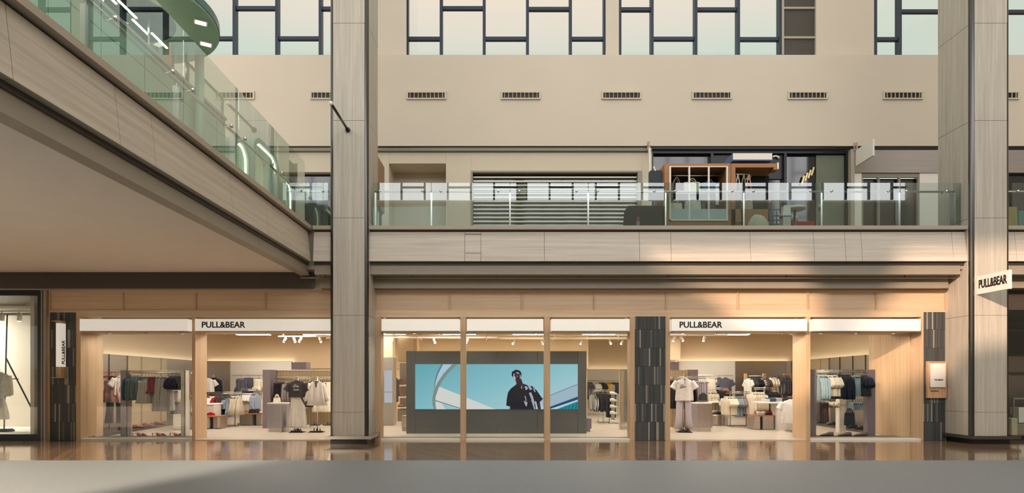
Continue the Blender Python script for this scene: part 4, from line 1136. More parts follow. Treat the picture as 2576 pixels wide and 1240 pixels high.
def rack(px0, px1, y, z, label, foot=True, posts=(0.06, 0.94), loc='floor rail'):
    t = thing('clothes_rail', label, 'clothes rail', ((wx(px0, y)+wx(px1, y))/2, y, 0.015), 'shop clothes rails')
    x0, x1 = wx(px0, y), wx(px1, y)
    MB().tube([(x0, y, z), (x1, y, z)], 0.013, 8).build('rail', STEEL, t, smooth=True)
    MB().tube([(x0, y, z+0.05), (x1, y, z+0.05)], 0.010, 8).build('top_bar', STEEL, t, smooth=True)
    for u in posts:
        x = x0+(x1-x0)*u
        MB().box(x-0.012, x+0.012, y-0.012, y+0.012, 0.04, z+0.06).build('post', STEEL, t)
        if foot: MB().box(x-0.02, x+0.02, y-0.25, y+0.25, 0.015, 0.045).build('foot', STEEL, t)
    if foot: MB().box(x0+(x1-x0)*posts[0], x0+(x1-x0)*posts[-1], y-0.012, y+0.012, 0.03, 0.06).build('base_bar', STEEL, t)
    return t
def gate(pxs, label, y, z, yb):
    """window gate: lacquered uprights joined by a rail"""
    t = thing('display_gate', label, 'clothes rail', (wx(pxs[0][0], y), y, 0.07), 'window display gates')
    for a, b, m in pxs:
        MB().box(wx(a, y), wx(b, y), y, yb, 0.07, z).build('upright', m, t)
    x0, x1 = wx(pxs[0][1], y), wx(pxs[-1][0], y); ym = (y+yb)/2
    MB().tube([(x0, ym, z-0.06), (x1, ym, z-0.06)], 0.013, 8).build('rail', STEEL, t, smooth=True)
    MB().tube([(x0, ym, z-0.02), (x1, ym, z-0.02)], 0.012, 8).build('top_rail', STEEL, t, smooth=True)
    o = MB().ball((x0+0.02, ym, z-0.08), 0.045, 0.045, 0.05).build('knob', OAK_V, t, smooth=True)
    rg = MB()
    n = 42
    for i in range(n):
        x = x0+(x1-x0)*(i+0.5)/n
        rg.tube([(x, ym-0.03, z-0.015), (x, ym, z+0.004), (x, ym+0.03, z-0.015)], 0.0035, 4)
    o = rg.build('hook_row', CHROME, t); o['kind'] = 'stuff'
    return t, ym, z-0.06
# left window gate
g, ym, zr = gate([(303, 320, MAUVE), (455, 466, SHOPWHITE)], 'mauve and white display gate with a full clothes rail in the far left window', 15.62, 1.77, 15.80)
for a, b in ((320, 325), (466, 472)):
    MB().box(wx(a-2, 15.62), wx(a-2, 15.62)+0.02, 15.62, 15.83, 0.07, 1.772).build('oak_side', OAK_V, g)
W_ = 'on the far left window rail'
rail_of(322, 452, ym, zr, [(2, 'jacket', 0.70, 0.46, 'denim', 'dark blue denim jacket', 'jacket'), (5, 'shirt', 0.68, 0.44, 'greydenim', 'grey green denim shirt', 'shirt'),
    (6, 'dress', 0.78, 0.34, 'lace', 'pale grey lace dress', 'dress'), (4, 'sleeveless', 0.52, 0.36, 'red', 'dark red top', 'top'), (7, 'skirt', 0.98, 0.36, 'stripe', 'long striped balloon skirt', 'skirt'),
    (6, 'tee', 0.42, 0.36, 'navy', 'navy short top', 'top')], W_, 'clothes on the far left window rail', seed=1)
yb2 = 16.15
rail_of(428, 456, yb2, 1.35, [(6, 'shorts', 0.40, 0.36, 'white', 'white pair of shorts', 'shorts')], 'under the navy tops, far left window', 'white shorts in the far left window', seed=2)
rail_of(436, 448, yb2+0.15, 1.12, [(3, 'folded', 0.5, 0.36, 'grey', 'grey pair of trousers', 'trousers')], 'below the white shorts, far left window', 'grey trousers in the far left window', seed=3)
MB().tube([(wx(426, yb2), yb2, 1.35), (wx(458, yb2), yb2, 1.35)], 0.01, 6).tube([(wx(434, yb2+.15), yb2+0.15, 1.12), (wx(450, yb2+.15), yb2+0.15, 1.12)], 0.01, 6).build('second_rail', STEEL, g)
# right window gate
g2, ym2, zr2 = gate([(2038, 2053, MAUVE), (2183, 2202, MAUVE)], 'mauve display gate with a full clothes rail in the far right window', 15.66, 1.79, 15.86)
rail_of(2055, 2183, ym2, zr2, [(5, 'shirt', 0.74, 0.44, 'paleblue', 'pale blue denim shirt', 'shirt'), (6, 'tee', 0.62, 0.36, 'ivory', 'ivory top with dark cuffs', 'top'),
    (7, 'jacket', 0.66, 0.46, 'darknavy', 'dark navy jacket', 'jacket'), (5, 'folded', 0.62, 0.30, 'paleblue', 'pale blue pair of jeans', 'jeans'), (5, 'tee', 0.62, 0.42, 'darknavy', 'dark navy tee', 'tee')],
    'on the far right window rail', 'clothes on the far right window rail', rz=-1.12, seed=4)
y3 = 16.5
MB().tube([(wx(2052, y3), y3, 1.02), (wx(2184, y3), y3, 1.02)], 0.01, 6).build('second_rail', STEEL, g2)
rail_of(2052, 2078, y3, 1.02, [(5, 'folded', 0.62, 0.42, 'brown', 'dark brown pair of trousers', 'trousers')], 'low in the far right window', 'dark trousers in the far right window', rz=-1.1, seed=5)
rail_of(2082, 2108, y3, 1.02, [(2, 'folded', 0.24, 0.46, 'sand', 'sand pair of trousers', 'trousers')], 'low in the far right window', 'sand trousers in the far right window', rz=-0.5, seed=6)
rail_of(2139, 2164, y3, 1.02, [(5, 'shorts', 0.30, 0.36, 'greyblue', 'blue pair of denim shorts', 'shorts')], 'low in the far right window', 'denim shorts in the far right window', rz=-1.0, seed=7)
rail_of(2166, 2184, y3, 1.02, [(4, 'shorts', 0.30, 0.36, 'charcoal', 'charcoal pair of shorts', 'shorts')], 'low at right, far right window', 'charcoal shorts in the far right window', rz=-1.0, seed=8)
t = thing('floor_post', 'white lacquered post behind the clothes in the far right window', 'post', (wx(2120, 16.6), 16.6, 0.07))
MB().box(wx(2112, 16.6), wx(2128, 16.6), 16.6, 16.8, 0.07, 1.5).build('post', SHOPWHITE, t)
def bag(label, cx, y, z, w, h, m, handle=0.12, d=0.14, name='handbag', strap=None, n_h=2):
    t = thing(name, label, 'bag', (cx, y, z))
    b = MB()
    rings = []
    for u, k in ((0, 0.96), (0.08, 1.0), (0.5, 0.98), (0.9, 0.94), (1.0, 0.9)):
        hw, hd = w/2*k, d/2*(1-0.5*u)
        rings.append([Vector((cx+hw*math.copysign(abs(math.cos(a))**0.35, math.cos(a)), y+hd*math.copysign(abs(math.sin(a))**0.5, math.sin(a)), z+h*u)) for a in [2*math.pi*i/20+0.01 for i in range(20)]])
    b.loft(rings).build('body', m, t, smooth=False)
    for s in ((-1, 1) if n_h == 2 else (0,)):
        pts = [(cx-w*0.24+w*0.48*q/8.0, y+s*d*0.28, z+h*0.86+handle*math.sin(math.pi*q/8.0)**0.7) for q in range(9)]
        MB().tube(pts, 0.011, 6).build('handle', strap or m, t, smooth=True)
    return t
BAGBLACK = paint('black leather', srgb(30,28,28), 0.4); BAGCREAM = cloth('cream canvas', srgb(222,212,188)); BAGIVORY = paint('ivory leather', srgb(230,220,200), 0.45)
t = bag('dark navy bag hanging low in the far right window', wx(2137, 16.3), 16.3, 0.3, 0.27, 0.34, CL['darknavy'], 0.16, name='hanging_bag')
# shoes
def shoe(label, x, y, z, rz, m, kind='flat', group=None, s=1.0):
    t = thing('shoe', label, 'shoe', (x, y, z), group); t.rotation_euler = (0, 0, rz)
    t2 = t.location.copy()
    L = 0.27*s
    def ring(u, hw, z0, z1): return [Vector((x+L*(u-0.5), y+hw*math.cos(a), z+(z0+z1)/2+(z1-z0)/2*math.sin(a))) for a in [2*math.pi*i/10 for i in range(10)]]
    if kind == 'heel':
        so = MB().loft([ring(0.0, 0.03, 0.075, 0.085), ring(0.3, 0.032, 0.06, 0.07), ring(0.6, 0.04, 0.006, 0.018), ring(1.0, 0.025, 0.0, 0.012)]); so.build('sole', m, t, smooth=True)
        MB().loft([ring(0.58, 0.046, 0.01, 0.07), ring(0.75, 0.044, 0.005, 0.06), ring(0.9, 0.036, 0.004, 0.03)]).build('strap', m, t, smooth=True)
        MB().tube([(x-L*0.47, y, z+0.08), (x-L*0.47, y, z)], [0.014, 0.006], 8).build('heel', m, t)
    elif kind == 'sandal':
        MB().loft([ring(0.0, 0.035, 0.0, 0.03), ring(0.5, 0.036, 0.0, 0.03), ring(0.8, 0.045, 0.0, 0.03), ring(1.0, 0.03, 0.0, 0.026)]).build('sole', m, t, smooth=True)
        MB().tube([(x+L*0.2, y-0.045, z+0.03), (x+L*0.2, y, z+0.085), (x+L*0.2, y+0.045, z+0.03)], 0.016, 6).tube([(x-L*0.05, y-0.04, z+0.03), (x-L*0.05, y, z+0.10), (x-L*0.05, y+0.04, z+0.03)], 0.014, 6).build('strap', m, t, smooth=True)
    else:
        MB().loft([ring(0.0, 0.03, 0.0, 0.02), ring(0.3, 0.038, 0.0, 0.022), ring(0.75, 0.045, 0.0, 0.02), ring(1.0, 0.03, 0.0, 0.02)]).build('sole', WHITE if kind == 'sneaker' else BLACK, t, smooth=True)
        MB().loft([ring(0.02, 0.028, 0.02, 0.10), ring(0.2, 0.036, 0.02, 0.11), ring(0.42, 0.038, 0.018, 0.10), ring(0.62, 0.042, 0.016, 0.07), ring(0.9, 0.034, 0.014, 0.045), ring(0.98, 0.022, 0.014, 0.03)]).build('upper', m, t, smooth=True)
        MB().tube([(x+L*0.0, y-0.02, z+0.095), (x+L*0.03, y+0.02, z+0.092)], 0.004, 5).tube([(x+L*0.05, y-0.02, z+0.085), (x+L*0.08, y+0.02, z+0.082)], 0.004, 5).build('laces', SHOPWHITE, t)
    return t
REDSHOE = paint('red leather', srgb(150,40,44), 0.35); PINKSHOE = paint('rose leather', srgb(176,84,88), 0.35); ORANGESHOE = paint('orange red suede', srgb(190,70,44), 0.5); BROWNSHOE = paint('brown suede', srgb(108,92,84), 0.6)
YFR = 15.66
for i, px in enumerate((346, 395, 440)):
    m = (REDSHOE, REDSHOE, PINKSHOE)[i]
    for j in range(2):
        shoe('%s strappy heel of the %s pair on the far left window floor' % (['nearer red', 'farther red'][j] if i < 2 else ['nearer rose', 'farther rose'][j], ORD[i]), wx(px, YFR)+0.05*j, YFR-0.0+0.11*j, 0.07, -0.1, m, 'heel', 'heels on the far left window floor')
for i, px in enumerate((2077, 2122, 2162)):
    for j in range(2):
        shoe('%s brown lace shoe of the %s pair on the far right window floor' % (['nearer', 'farther'][j], ORD[i]), wx(px, 15.68)+0.08*j, 15.64+0.11*j, 0.07, math.pi-0.15, BROWNSHOE, 'flat', 'brown shoes on the far right window floor', 1.15)
for i, y in enumerate((16.2, 17.5, 18.3, 18.9, 19.6)):
    x = on_left(y)+0.72
    shoe('%s orange red shoe from the window on the left wall platform' % ORD[i], x, y, 0.075, 0.1, ORANGESHOE, 'flat', 'red shoes on the left wall platform', 1.2)
for i, y in enumerate((17.6, 18.1, 18.6, 19.4, 20.2)):
    x = on_right(y)-0.62
    shoe('%s black shoe from the window on the right wall platform' % ORD[i], x, y, 0.075, math.pi, BAGBLACK, 'flat', 'black shoes on the right wall platform', 1.25)
# pink top and jeans on the left wall
yl = 16.75; zl = wz(936, yl)
t = thing('wall_rail', 'steel rail on the left shop wall with red hangers', 'clothes rail', (wx(280, yl), yl, zl), 'wall rails')
MB().tube([(wx(240, yl), yl, zl), (wx(322, yl), yl, zl)], 0.012, 8).build('rail', STEEL, t, smooth=True)
MB().box(wx(240, yl), wx(240, yl)+0.02, yl-0.01, yl+0.02, 0.02, zl).build('post', STEEL, t)
hang('strap_top', 'cami', 0.82, 0.46, CL['pink'], wx(283, yl), yl-0.05, zl-0.02, 0.05, 'pink strappy top hanging at the left edge of the far left window', 'top', None, HANGER_RED)
hang('jeans', 'pants', 1.40, 0.42, CL['darkjean'], wx(283, yl), yl+0.10, zl-0.02, 0.05, 'dark flared jeans under the pink strappy top', 'jeans', None, HANGER_RED)
hang('blouse', 'tee', 0.62, 0.40, CL['white'], wx(302, yl), yl+0.05, zl-0.02, 1.0, 'white blouse beside the pink strappy top', 'blouse', None, HANGER_RED)
hang('skirt', 'skirt', 0.85, 0.34, CL['taupe'], wx(306, yl), yl+0.12, zl-0.02, 1.2, 'taupe skirt behind the white blouse near the pink top', 'skirt', None, HANGER_RED)
for i, px in enumerate((268, 276)): # spare red hangers
    o = bpy.data.objects.new('empty_hanger', HANGER_RED); COL.objects.link(o); o.location = (wx(px, yl), yl, zl-0.012); o.rotation_euler = (0, 0, 1.0)
    tag(o, ['left spare red hanger on the left wall rail', 'right spare red hanger on the left wall rail'][i], 'hanger', 'spare red hangers')

# ---- furniture pieces
def hexpod(label, pa, pb, y, ztop, split, m):
    """hexagonal steel podium on a recessed foot"""
    x0, x1 = wx(pa, y), wx(pb, y); xs_ = wx(split, y); d = 0.5
    t = thing('podium', label, 'podium', ((x0+x1)/2, y, 0.015), 'steel podiums')
    def outline(k, s):
        if s > 0: p = [(x0, y+0.12), (xs_, y), (x1, y+0.22), (x1-0.1, y+d), (x0+0.12, y+d)]
        else: p = [(x0, y+0.22), (xs_, y), (x1, y+0.10), (x1-0.12, y+d), (x0+0.1, y+d)]
        cx = sum(q[0] for q in p)/5; cy_ = sum(q[1] for q in p)/5
        return [(cx+(q[0]-cx)*k, cy_+(q[1]-cy_)*k) for q in p]
    s = 1 if split > (pa+pb)/2 else -1
    MB().prism([(a, b, 0.13) for a, b in outline(1, s)], (0, 0, ztop-0.13-0.03)).build('body', m, t)
    MB().prism([(a, b, ztop-0.03) for a, b in outline(1.0, s)], (0, 0, 0.03)).build('top', SHOPWHITE, t)
    MB().prism([(a, b, 0.015) for a, b in outline(0.9, s)], (0, 0, 0.115)).build('foot', STEEL, t)
    return t
PODM = steel('podium steel', (0.50, 0.49, 0.53, 1), 0.27)
PODW = steel('podium pale steel', (0.60, 0.54, 0.46, 1), 0.36)
hexpod('steel podium with an ivory handbag on top inside the left door', 668, 722, 17.4, 0.86, 709, PODM)
hexpod('steel podium with a black bag on top inside the right door', 1740, 1795, 17.6, 0.86, 1754, PODM)
bag('ivory leather handbag standing on the steel podium inside the left door', wx(695, 17.6), 17.65, 0.86, 0.20, 0.15, BAGIVORY, 0.11)
t = thing('bag_stand', 'small steel bag stand on the steel podium inside the right door', 'stand', (wx(1766, 17.8), 17.85, 0.86))
MB().box(wx(1766, 17.8)-0.05, wx(1766, 17.8)+0.05, 17.8, 17.9, 0.86, 0.87).build('base', STEEL, t)
MB().box(wx(1766, 17.8)-0.012, wx(1766, 17.8)+0.012, 17.87, 17.89, 0.87, 1.10).build('stem', STEEL, t)
bag('black leather bag on the bag stand inside the right door', wx(1768, 17.8), 17.78, 0.92, 0.23, 0.18, BAGBLACK, 0.06)
def drum(label, pa, pb, y, h, split, right=True, wood_top=True):
    """low steel plinth made of two chamfered boxes with an oak top"""
    x0, x1, xs_ = wx(pa, y), wx(pb, y), wx(split, y); d = 0.55
    t = thing('low_plinth', label, 'plinth', ((x0+x1)/2, y, 0.015), 'low steel plinths')
    for a, b, nm in ((x0, xs_-0.012, 'steel_box'), (xs_+0.012, x1, 'steel_box')):
        c = 0.14 if b-a > 0.3 else 0.05
        MB().prism([(a+0.02, y+0.03, 0.03), (b-c, y, 0.03), (b, y+c, 0.03), (b, y+d, 0.03), (a, y+d, 0.03), (a, y+0.1, 0.03)], (0, 0, h-0.05)).build(nm, PODW, t)
    MB().box(xs_-0.02, xs_+0.02, y+0.03, y+d, 0.02, h-0.03).build('dark_gap', BLACK, t)
    MB().prism([(x0, y+0.02, h-0.02), (x1-0.12, y-0.01, h-0.02), (x1+0.01, y+0.12, h-0.02), (x1+0.01, y+d, h-0.02), (x0, y+d, h-0.02)], (0, 0, 0.03)).build('top', wood('plinth walnut', srgb(150,96,62), srgb(176,118,80), 'X') if wood_top else SHOPWHITE, t)
    return t
def wtable(label, pa, pb, y, z, legpx):
    x0, x1 = wx(pa, y), wx(pb, y)
    t = thing('display_table', label, 'table', ((x0+x1)/2, y, 0.015), 'white display tables')
    MB().box(x0, x1, y, y+0.65, z-0.05, z).build('tabletop', SHOPWHITE, t, bevel=0.02)
    for a, b in legpx:
        MB().prism([(wx(a, y), y+0.05, 0.015), (wx(b, y), y+0.05, 0.015), (wx(b, y)+0.015, y+0.03, z-0.05), (wx(a, y)-0.03, y+0.03, z-0.05)], (0, 0.5, 0)).build('leg', SHOPWHITE, t)
    return t
def folded(label, x, y, z, w, d, h, m, n=3, name='folded_garment', cat='folded clothes', group=None):
    t = thing(name, label, cat, (x, y, z), group)
    for i in range(n):
        MB().box(x-w/2+0.004*(i % 2), x+w/2-0.003*(i % 2), y-d/2, y+d/2, z+h*i/n, z+h*(i+0.92)/n).build('layer', m, t, bevel=0.008)
    return t
# left door: plinth with shoes, drum, table
drum('low steel plinth with bags on top inside the left door', 600, 655, 20.0, 0.40, 641)
drum('low steel plinth with red bag beside the left door post', 500, 551, 18.6, 0.40, 532)
wtable('white display table beside the left door post', 480, 537, 18.9, 0.78, ((505, 535),))
wtable('white display table behind the low rail inside the left door', 585, 640, 21.0, 0.85, ((632, 645),))
for i, (px, k, w) in enumerate(((618, 'blackwhite', 0.18), (633, 'black', 0.22), (646, 'black', 0.12))):
    bag(['small brown clutch', 'wide black bag', 'narrow black bag'][i]+' on the low steel plinth inside the left door', wx(px, 20.2), 20.25, 0.41, w, 0.12 if i else 0.06, (paint('tan leather', srgb(160,104,64), 0.5), BAGBLACK, BAGBLACK)[i], 0.03, 0.12)
bag('red bag on the low steel plinth beside the left door post', wx(530, 18.9), 18.9, 0.41, 0.26, 0.07, cloth('cloth brightred', srgb(176,44,44)), 0.03, 0.14)
folded('stack of black folded tops on the white table behind the low rail', wx(616, 21.2), 21.3, 0.85, 0.26, 0.3, 0.14, CL['black'])
folded('stack of white folded tops on the white table behind the low rail', wx(632, 21.2), 21.3, 0.85, 0.2, 0.3, 0.12, CL['white'])
# low rails inside the left door
rack(515, 608, 19.7, 1.07, 'low clothes rail with red, white and blue tops inside the left door', posts=(0.1, 0.82))
rail_of(519, 604, 19.7, 1.07, [(2, 'tee', 0.46, 0.34, 'brightred', 'red tee', 'tee'), (3, 'tee', 0.52, 0.36, 'white', 'white tee', 'tee'), (1, 'tee', 0.30, 0.36, 'red', 'crimson cropped tee', 'tee'),
    (3, 'sleeveless', 0.66, 0.34, 'brown', 'brown dress', 'dress'), (3, 'dress', 0.48, 0.34, 'bluestripe', 'blue striped top', 'top'), (2, 'sleeveless', 0.72, 0.36, 'bluestripe', 'long blue striped dress', 'dress'), (5, 'blouse', 0.68, 0.38, 'cream', 'cream blouse', 'blouse')],
    'on the low rail inside the left door', 'clothes on the low rail inside the left door', rz=0.9, seed=11)
rack(602, 648, 20.8, 1.15, 'low clothes rail of striped shirts behind the low steel plinth, left door', posts=(0.1, 0.93))
rail_of(604, 648, 20.8, 1.15, [(3, 'tee', 0.42, 0.36, 'bluestripe', 'blue striped tee', 'tee'), (5, 'tee', 0.46, 0.36, 'white', 'white tee', 'tee'), (3, 'shirt', 0.62, 0.38, 'bluestripe', 'blue striped shirt', 'shirt')],
    'on the striped shirt rail behind the plinth', 'clothes on the striped shirt rail', rz=0.9, seed=12)
# rear wall face-outs, left
yw = 24.3; zw = wz(944, yw)
t = thing('wall_rail', 'long steel rail on the white rear wall seen through the left door', 'clothes rail', (wx(630, yw), yw, zw), 'wall rails')
MB().tube([(wx(583, yw), yw, zw), (wx(690, yw), yw, zw)], 0.012, 8).box(wx(583, yw), wx(583, yw)+0.02, yw, yw+0.2, zw-0.01, zw+0.01).box(wx(688, yw), wx(688, yw)+0.02, yw, yw+0.2, zw-0.01, zw+0.01).build('rail', STEEL, t, smooth=False)
for px in (614, 657, 673): MB().tube([(wx(px, yw), yw, zw), (wx(px, yw), yw-0.34, zw-0.018)], 0.008, 6).build('face_out_arm', STEEL, t)
hang('vest', 'sleeveless', 0.66, 0.50, CL['slate'], wx(614, yw), yw-0.25, zw-0.03, 0.1, 'slate grey wrap vest hanging on the rear wall rail', 'vest')
hang('trousers', 'folded', 0.72, 0.40, CL['slate'], wx(626, yw), yw, zw-0.012, 0.2, 'slate grey trousers behind the wrap vest on the rear wall', 'trousers')
hang('blouse', 'sleeveless', 0.60, 0.46, CL['ivory'], wx(657, yw), yw-0.3, zw-0.03, 0.0, 'ivory draped top hanging on the rear wall rail', 'top')
hang('trousers', 'pants', 1.62, 0.40, CL['ivory'], wx(657, yw), yw-0.2, zw-0.03, 0.0, 'ivory trousers under the draped top on the rear wall', 'trousers')
hang('blouse', 'shirt', 1.0, 0.36, CL['cream'], wx(673, yw), yw-0.15, zw-0.03, 0.6, 'long cream shirt at the right end of the rear wall rail', 'shirt')
t = thing('wall_frame', 'small oak hanging frame on the smoked steel rear wall, left door', 'hanging frame', (wx(528, 23.5), 23.5, 1.0))
MB().box(wx(500, 23.5), wx(537, 23.5), 23.5, 23.6, wz(943, 23.5)-0.03, wz(943, 23.5)).box(wx(533, 23.5), wx(537, 23.5), 23.5, 23.6, 0.9, wz(943, 23.5)).build('frame', OAK_V, t)
zf = wz(946, 23.3)
hang('tee', 'tee', 0.62, 0.44, CL['white'], wx(523, 23.2), 23.2, zf, 0.5, 'white tee on the oak hanging frame, left door', 'tee')
hang('shirt', 'shirt', 0.55, 0.4, CL['plaid'], wx(531, 23.4), 23.4, zf, 0.8, 'plaid red shirt on the oak hanging frame, left door', 'shirt')
hang('jacket', 'jacket', 0.72, 0.44, CL['darknavy'], wx(539, 23.4), 23.4, zf, 0.6, 'dark navy jacket on the oak hanging frame, left door', 'jacket')
yq = 18.3
rack(470, 489, yq, 1.72, 'tall rail of plum tops just left of the left door post', foot=False, posts=(0.5,))
rail_of(472, 488, yq, 1.70, [(4, 'tee', 0.52, 0.42, 'plum', 'plum tee', 'tee')], 'on the tall rail left of the door post', 'plum tees', seed=13)
for i, (z, k) in enumerate(((0.95, 'shoe'), (0.52, 'shoe'))):
    shoe(['red shoe on the upper shelf left of the left door post', 'red shoe on the lower shelf left of the left door post'][i], wx(478, 18.7), 18.75, z if i == 0 else 0.42, 0.2, REDSHOE, 'flat', 'red shelf shoes')
t = thing('side_cabinet', 'white rounded cabinet seen between the gate and the left door post', 'cabinet', (wx(450, 18.2), 18.2, 0.015))
MB().box(wx(434, 18.2), wx(470, 18.2), 18.2, 18.75, 0.015, 0.92).build('body', SHOPWHITE, t, bevel=0.03)
MB().box(wx(470, 18.2), wx(489, 18.2), 18.35, 18.9, 0.5, 0.54).box(wx(470, 18.2), wx(489, 18.2), 18.35, 18.9, 0.91, 0.95).box(wx(470, 18.2), wx(489, 18.2), 18.4, 18.9, 0.015, 0.42).build('shelves', BRONZE, t)
folded('grey folded jeans on top of the white rounded cabinet', wx(452, 18.3), 18.45, 0.92, 0.34, 0.35, 0.07, CL['charcoal'])
# tile partition inside the left door
yp = 19.4
t = thing('display_partition', 'tiled display partition with a mauve end behind the left door', 'partition', (wx(760, yp), yp, 0.015), 'display partitions')
MB().box(wx(678, yp), wx(697, yp), yp-0.55, yp+0.3, 0.015, 1.84).build('end_panel', MAUVE, t)
MB().box(wx(697, yp), wx(930, yp), yp, yp+0.3, 0.015, 1.82).build('tiled_panel', TILE, t)
MB().box(wx(678, yp), wx(930, yp), yp-0.03, yp+0.33, 1.82, 1.85).build('cap', SHOPWHITE, t)
MB().box(wx(697, yp), wx(930, yp), yp-0.5, yp, 0.015, 0.08).build('base_step', SHOPWHITE, t)
t = thing('mauve_column', 'short mauve wall block above the tiled partition, left door', 'pillar', (wx(750, 22.5), 22.5, 0.015), 'mauve wall blocks')
MB().box(wx(733, 22.5), wx(770, 22.5), 22.5, 23.0, 0.015, wz(911, 22.5)).build('block', MAUVE, t)
yr_ = 18.85; zr_ = wz(953, yr_)
rack(690, 835, yr_, zr_, 'clothes rail of black and cream clothes before the tiled partition', foot=False, posts=(0.62,))
rail_of(693, 828, yr_, zr_, [(5, 'sleeveless', 0.66, 0.36, 'black', 'black dress', 'dress'), (8, 'shirt', 0.78, 0.36, 'taupe', 'taupe shirt', 'shirt'), (4, 'skirt', 0.9, 0.34, 'cream', 'cream skirt', 'skirt'), (4, 'sleeveless', 0.86, 0.36, 'charcoal', 'charcoal dress', 'dress'), (7, 'skirt', 1.02, 0.38, 'ivory', 'ivory skirt', 'skirt')],
    'on the rail before the tiled partition', 'clothes on the rail before the tiled partition', rz=0.95, seed=14)
# display stands with outfits
def stand(label, px, y, z):
    x = wx(px, y)
    t = thing('display_stand', label, 'display stand', (x, y, 0.015), 'display stands')
    MB().box(x-0.2, x+0.2, y-0.15, y+0.15, 0.015, 0.035).build('base_plate', BLACK, t, bevel=0.006)
    MB().tube([(x, y+0.06, 0.035), (x, y+0.06, z)], 0.012, 8).build('pole', STEEL, t, smooth=True)
    MB().tube([(x, y+0.06, z), (x, y+0.03, z+0.03), (x, y, z+0.015)], 0.01, 6).build('hook', STEEL, t, smooth=True)
    return x
ys_ = 17.4
x = stand('display stand with charcoal printed tee and long white skirt inside the left door', 748, ys_, wz(950, ys_))
z0 = wz(950, ys_)
tee = hang('tee', 'tee', 0.56, 0.46, CL['charcoal'], x, ys_-0.02, z0, 0.06, 'charcoal tee with white lettering on the stand inside the left door', 'tee')
INKW = paint('white print', srgb(224,218,210), 0.7)
letters('DEVIL', 0.17, 0.055, INKW, tee, (x-0.10, ys_-0.085, z0-0.28), bold=0.0)
letters('PRADA', 0.15, 0.045, INKW, tee, (x-0.08, ys_-0.085, z0-0.37), bold=0.0)
letters('THE', 0.06, 0.022, INKW, tee, (x-0.07, ys_-0.085, z0-0.215), bold=0.0)
sk = hang('skirt', 'skirt', 1.42, 0.42, CL['white'], x-0.01, ys_+0.04, z0-0.02, 0.0, 'long white skirt under the charcoal printed tee', 'skirt')
MB().prism([(x+0.10, ys_-0.06, z0-0.55), (x+0.16, ys_-0.06, z0-0.57), (x+0.27, ys_-0.05, z0-0.78), (x+0.23, ys_-0.05, z0-0.80)], (0, 0.015, 0)).build('belt', CL['charcoal'], sk)
for j in range(2): shoe(['left', 'right'][j]+' black sandal at the foot of the white skirt stand', x-0.05+0.1*j, ys_-0.04, 0.035, -0.3, BAGBLACK, 'sandal', 'sandals on the display stands')
x = stand('display stand with a white v neck blouse inside the left door', 797, ys_, wz(950, ys_))
bl = hang('blouse', 'blouse', 0.80, 0.40, CL['white'], x, ys_-0.02, z0, 0.0, 'white v neck blouse on the stand beside the left column', 'blouse')
MB().prism([(x-0.075, ys_-0.075, z0-0.085), (x+0.075, ys_-0.075, z0-0.085), (x, ys_-0.078, z0-0.30)], (0, 0.02, 0)).build('neckline', CL['blackwhite'], bl)
for s in (-1, 1):
    a_ = MB(); arm(a_, s, 0.17, -0.17, 0.14, -0.50, 0.07, 0.06)
    a_.v = [(p[0]+x, p[1]+ys_-0.02, p[2]+z0) for p in a_.v]
    a_.build('sleeve', CL['white'], bl, smooth=True)
for j in range(2): shoe(['left', 'right'][j]+' black strappy sandal at the foot of the white blouse stand', x-0.05+0.1*j, ys_-0.04, 0.035, 0.3, BAGBLACK, 'sandal', 'sandals on the display stands')
for i, px in enumerate((690, 792, 826)): shoe(['left', 'middle', 'right'][i]+' black shoe on the step of the tiled partition', wx(px, 19.1), 19.1, 0.08, 0.2, BAGBLACK, 'sandal', 'shoes on the partition step', 1.2)

# ---- right door
yr_ = 18.6; zr_ = wz(951, yr_)
t = thing('display_partition', 'steel topped display partition with a mauve end behind the right door', 'partition', (wx(1700, 19.4), 19.4, 0.015), 'display partitions')
MB().box(wx(1650, 19.4), wx(1732, 19.4), 19.4, 19.6, 0.015, wz(931, 19.4)).build('tiled_panel', TILE, t)
MB().box(wx(1732, 19.4), wx(1751, 19.4), 19.2, 19.7, 0.015, wz(930, 19.4)).build('end_panel', MAUVE, t)
t = thing('mauve_column', 'short mauve wall block above the partition, right door', 'pillar', (wx(1692, 22.5), 22.5, 0.015), 'mauve wall blocks')
MB().box(wx(1670, 22.5), wx(1708, 22.5), 22.5, 23.0, 0.015, wz(910, 22.5)).build('block', MAUVE, t)
t = thing('cream_pillar', 'cream pillar against the rear wall, right door', 'pillar', (wx(1740, 23), 23, 0.015))
MB().box(wx(1640, 23.8), wx(1712, 23.8), 23.8, 24.3, wz(905, 23.8), ZC).build('pillar', CREAM, t)
rack(1660, 1775, yr_, zr_, 'clothes rail of black jackets and pale trousers behind the polo stand', foot=False, posts=(0.3, 0.8))
rail_of(1684, 1776, yr_, zr_, [(4, 'jacket', 0.92, 0.42, 'black', 'black jacket', 'jacket'), (3, 'shirt', 0.92, 0.4, 'charcoal', 'charcoal shirt', 'shirt'), (3, 'jacket', 0.72, 0.40, 'black', 'black overshirt', 'overshirt'), (6, 'folded', 0.72, 0.36, 'lilac', 'pale grey pair of trousers', 'trousers')],
    'on the rail behind the polo stand', 'clothes on the rail behind the polo stand', rz=-0.95, seed=21)
ys_ = 17.4
x = stand('display stand with white polo and pale lilac trousers inside the right door', 1721, ys_, wz(945, ys_)); z0 = wz(945, ys_)
po = hang('polo_shirt', 'polo', 0.72, 0.50, CL['white'], x, ys_-0.03, z0, -0.05, 'white polo shirt with small print on the stand inside the right door', 'polo')
MB().box(x-0.004, x+0.004, ys_-0.09, ys_-0.08, z0-0.26, z0-0.08).build('zip', CL['charcoal'], po)
INKG = paint('grey print', srgb(90,88,92), 0.7)
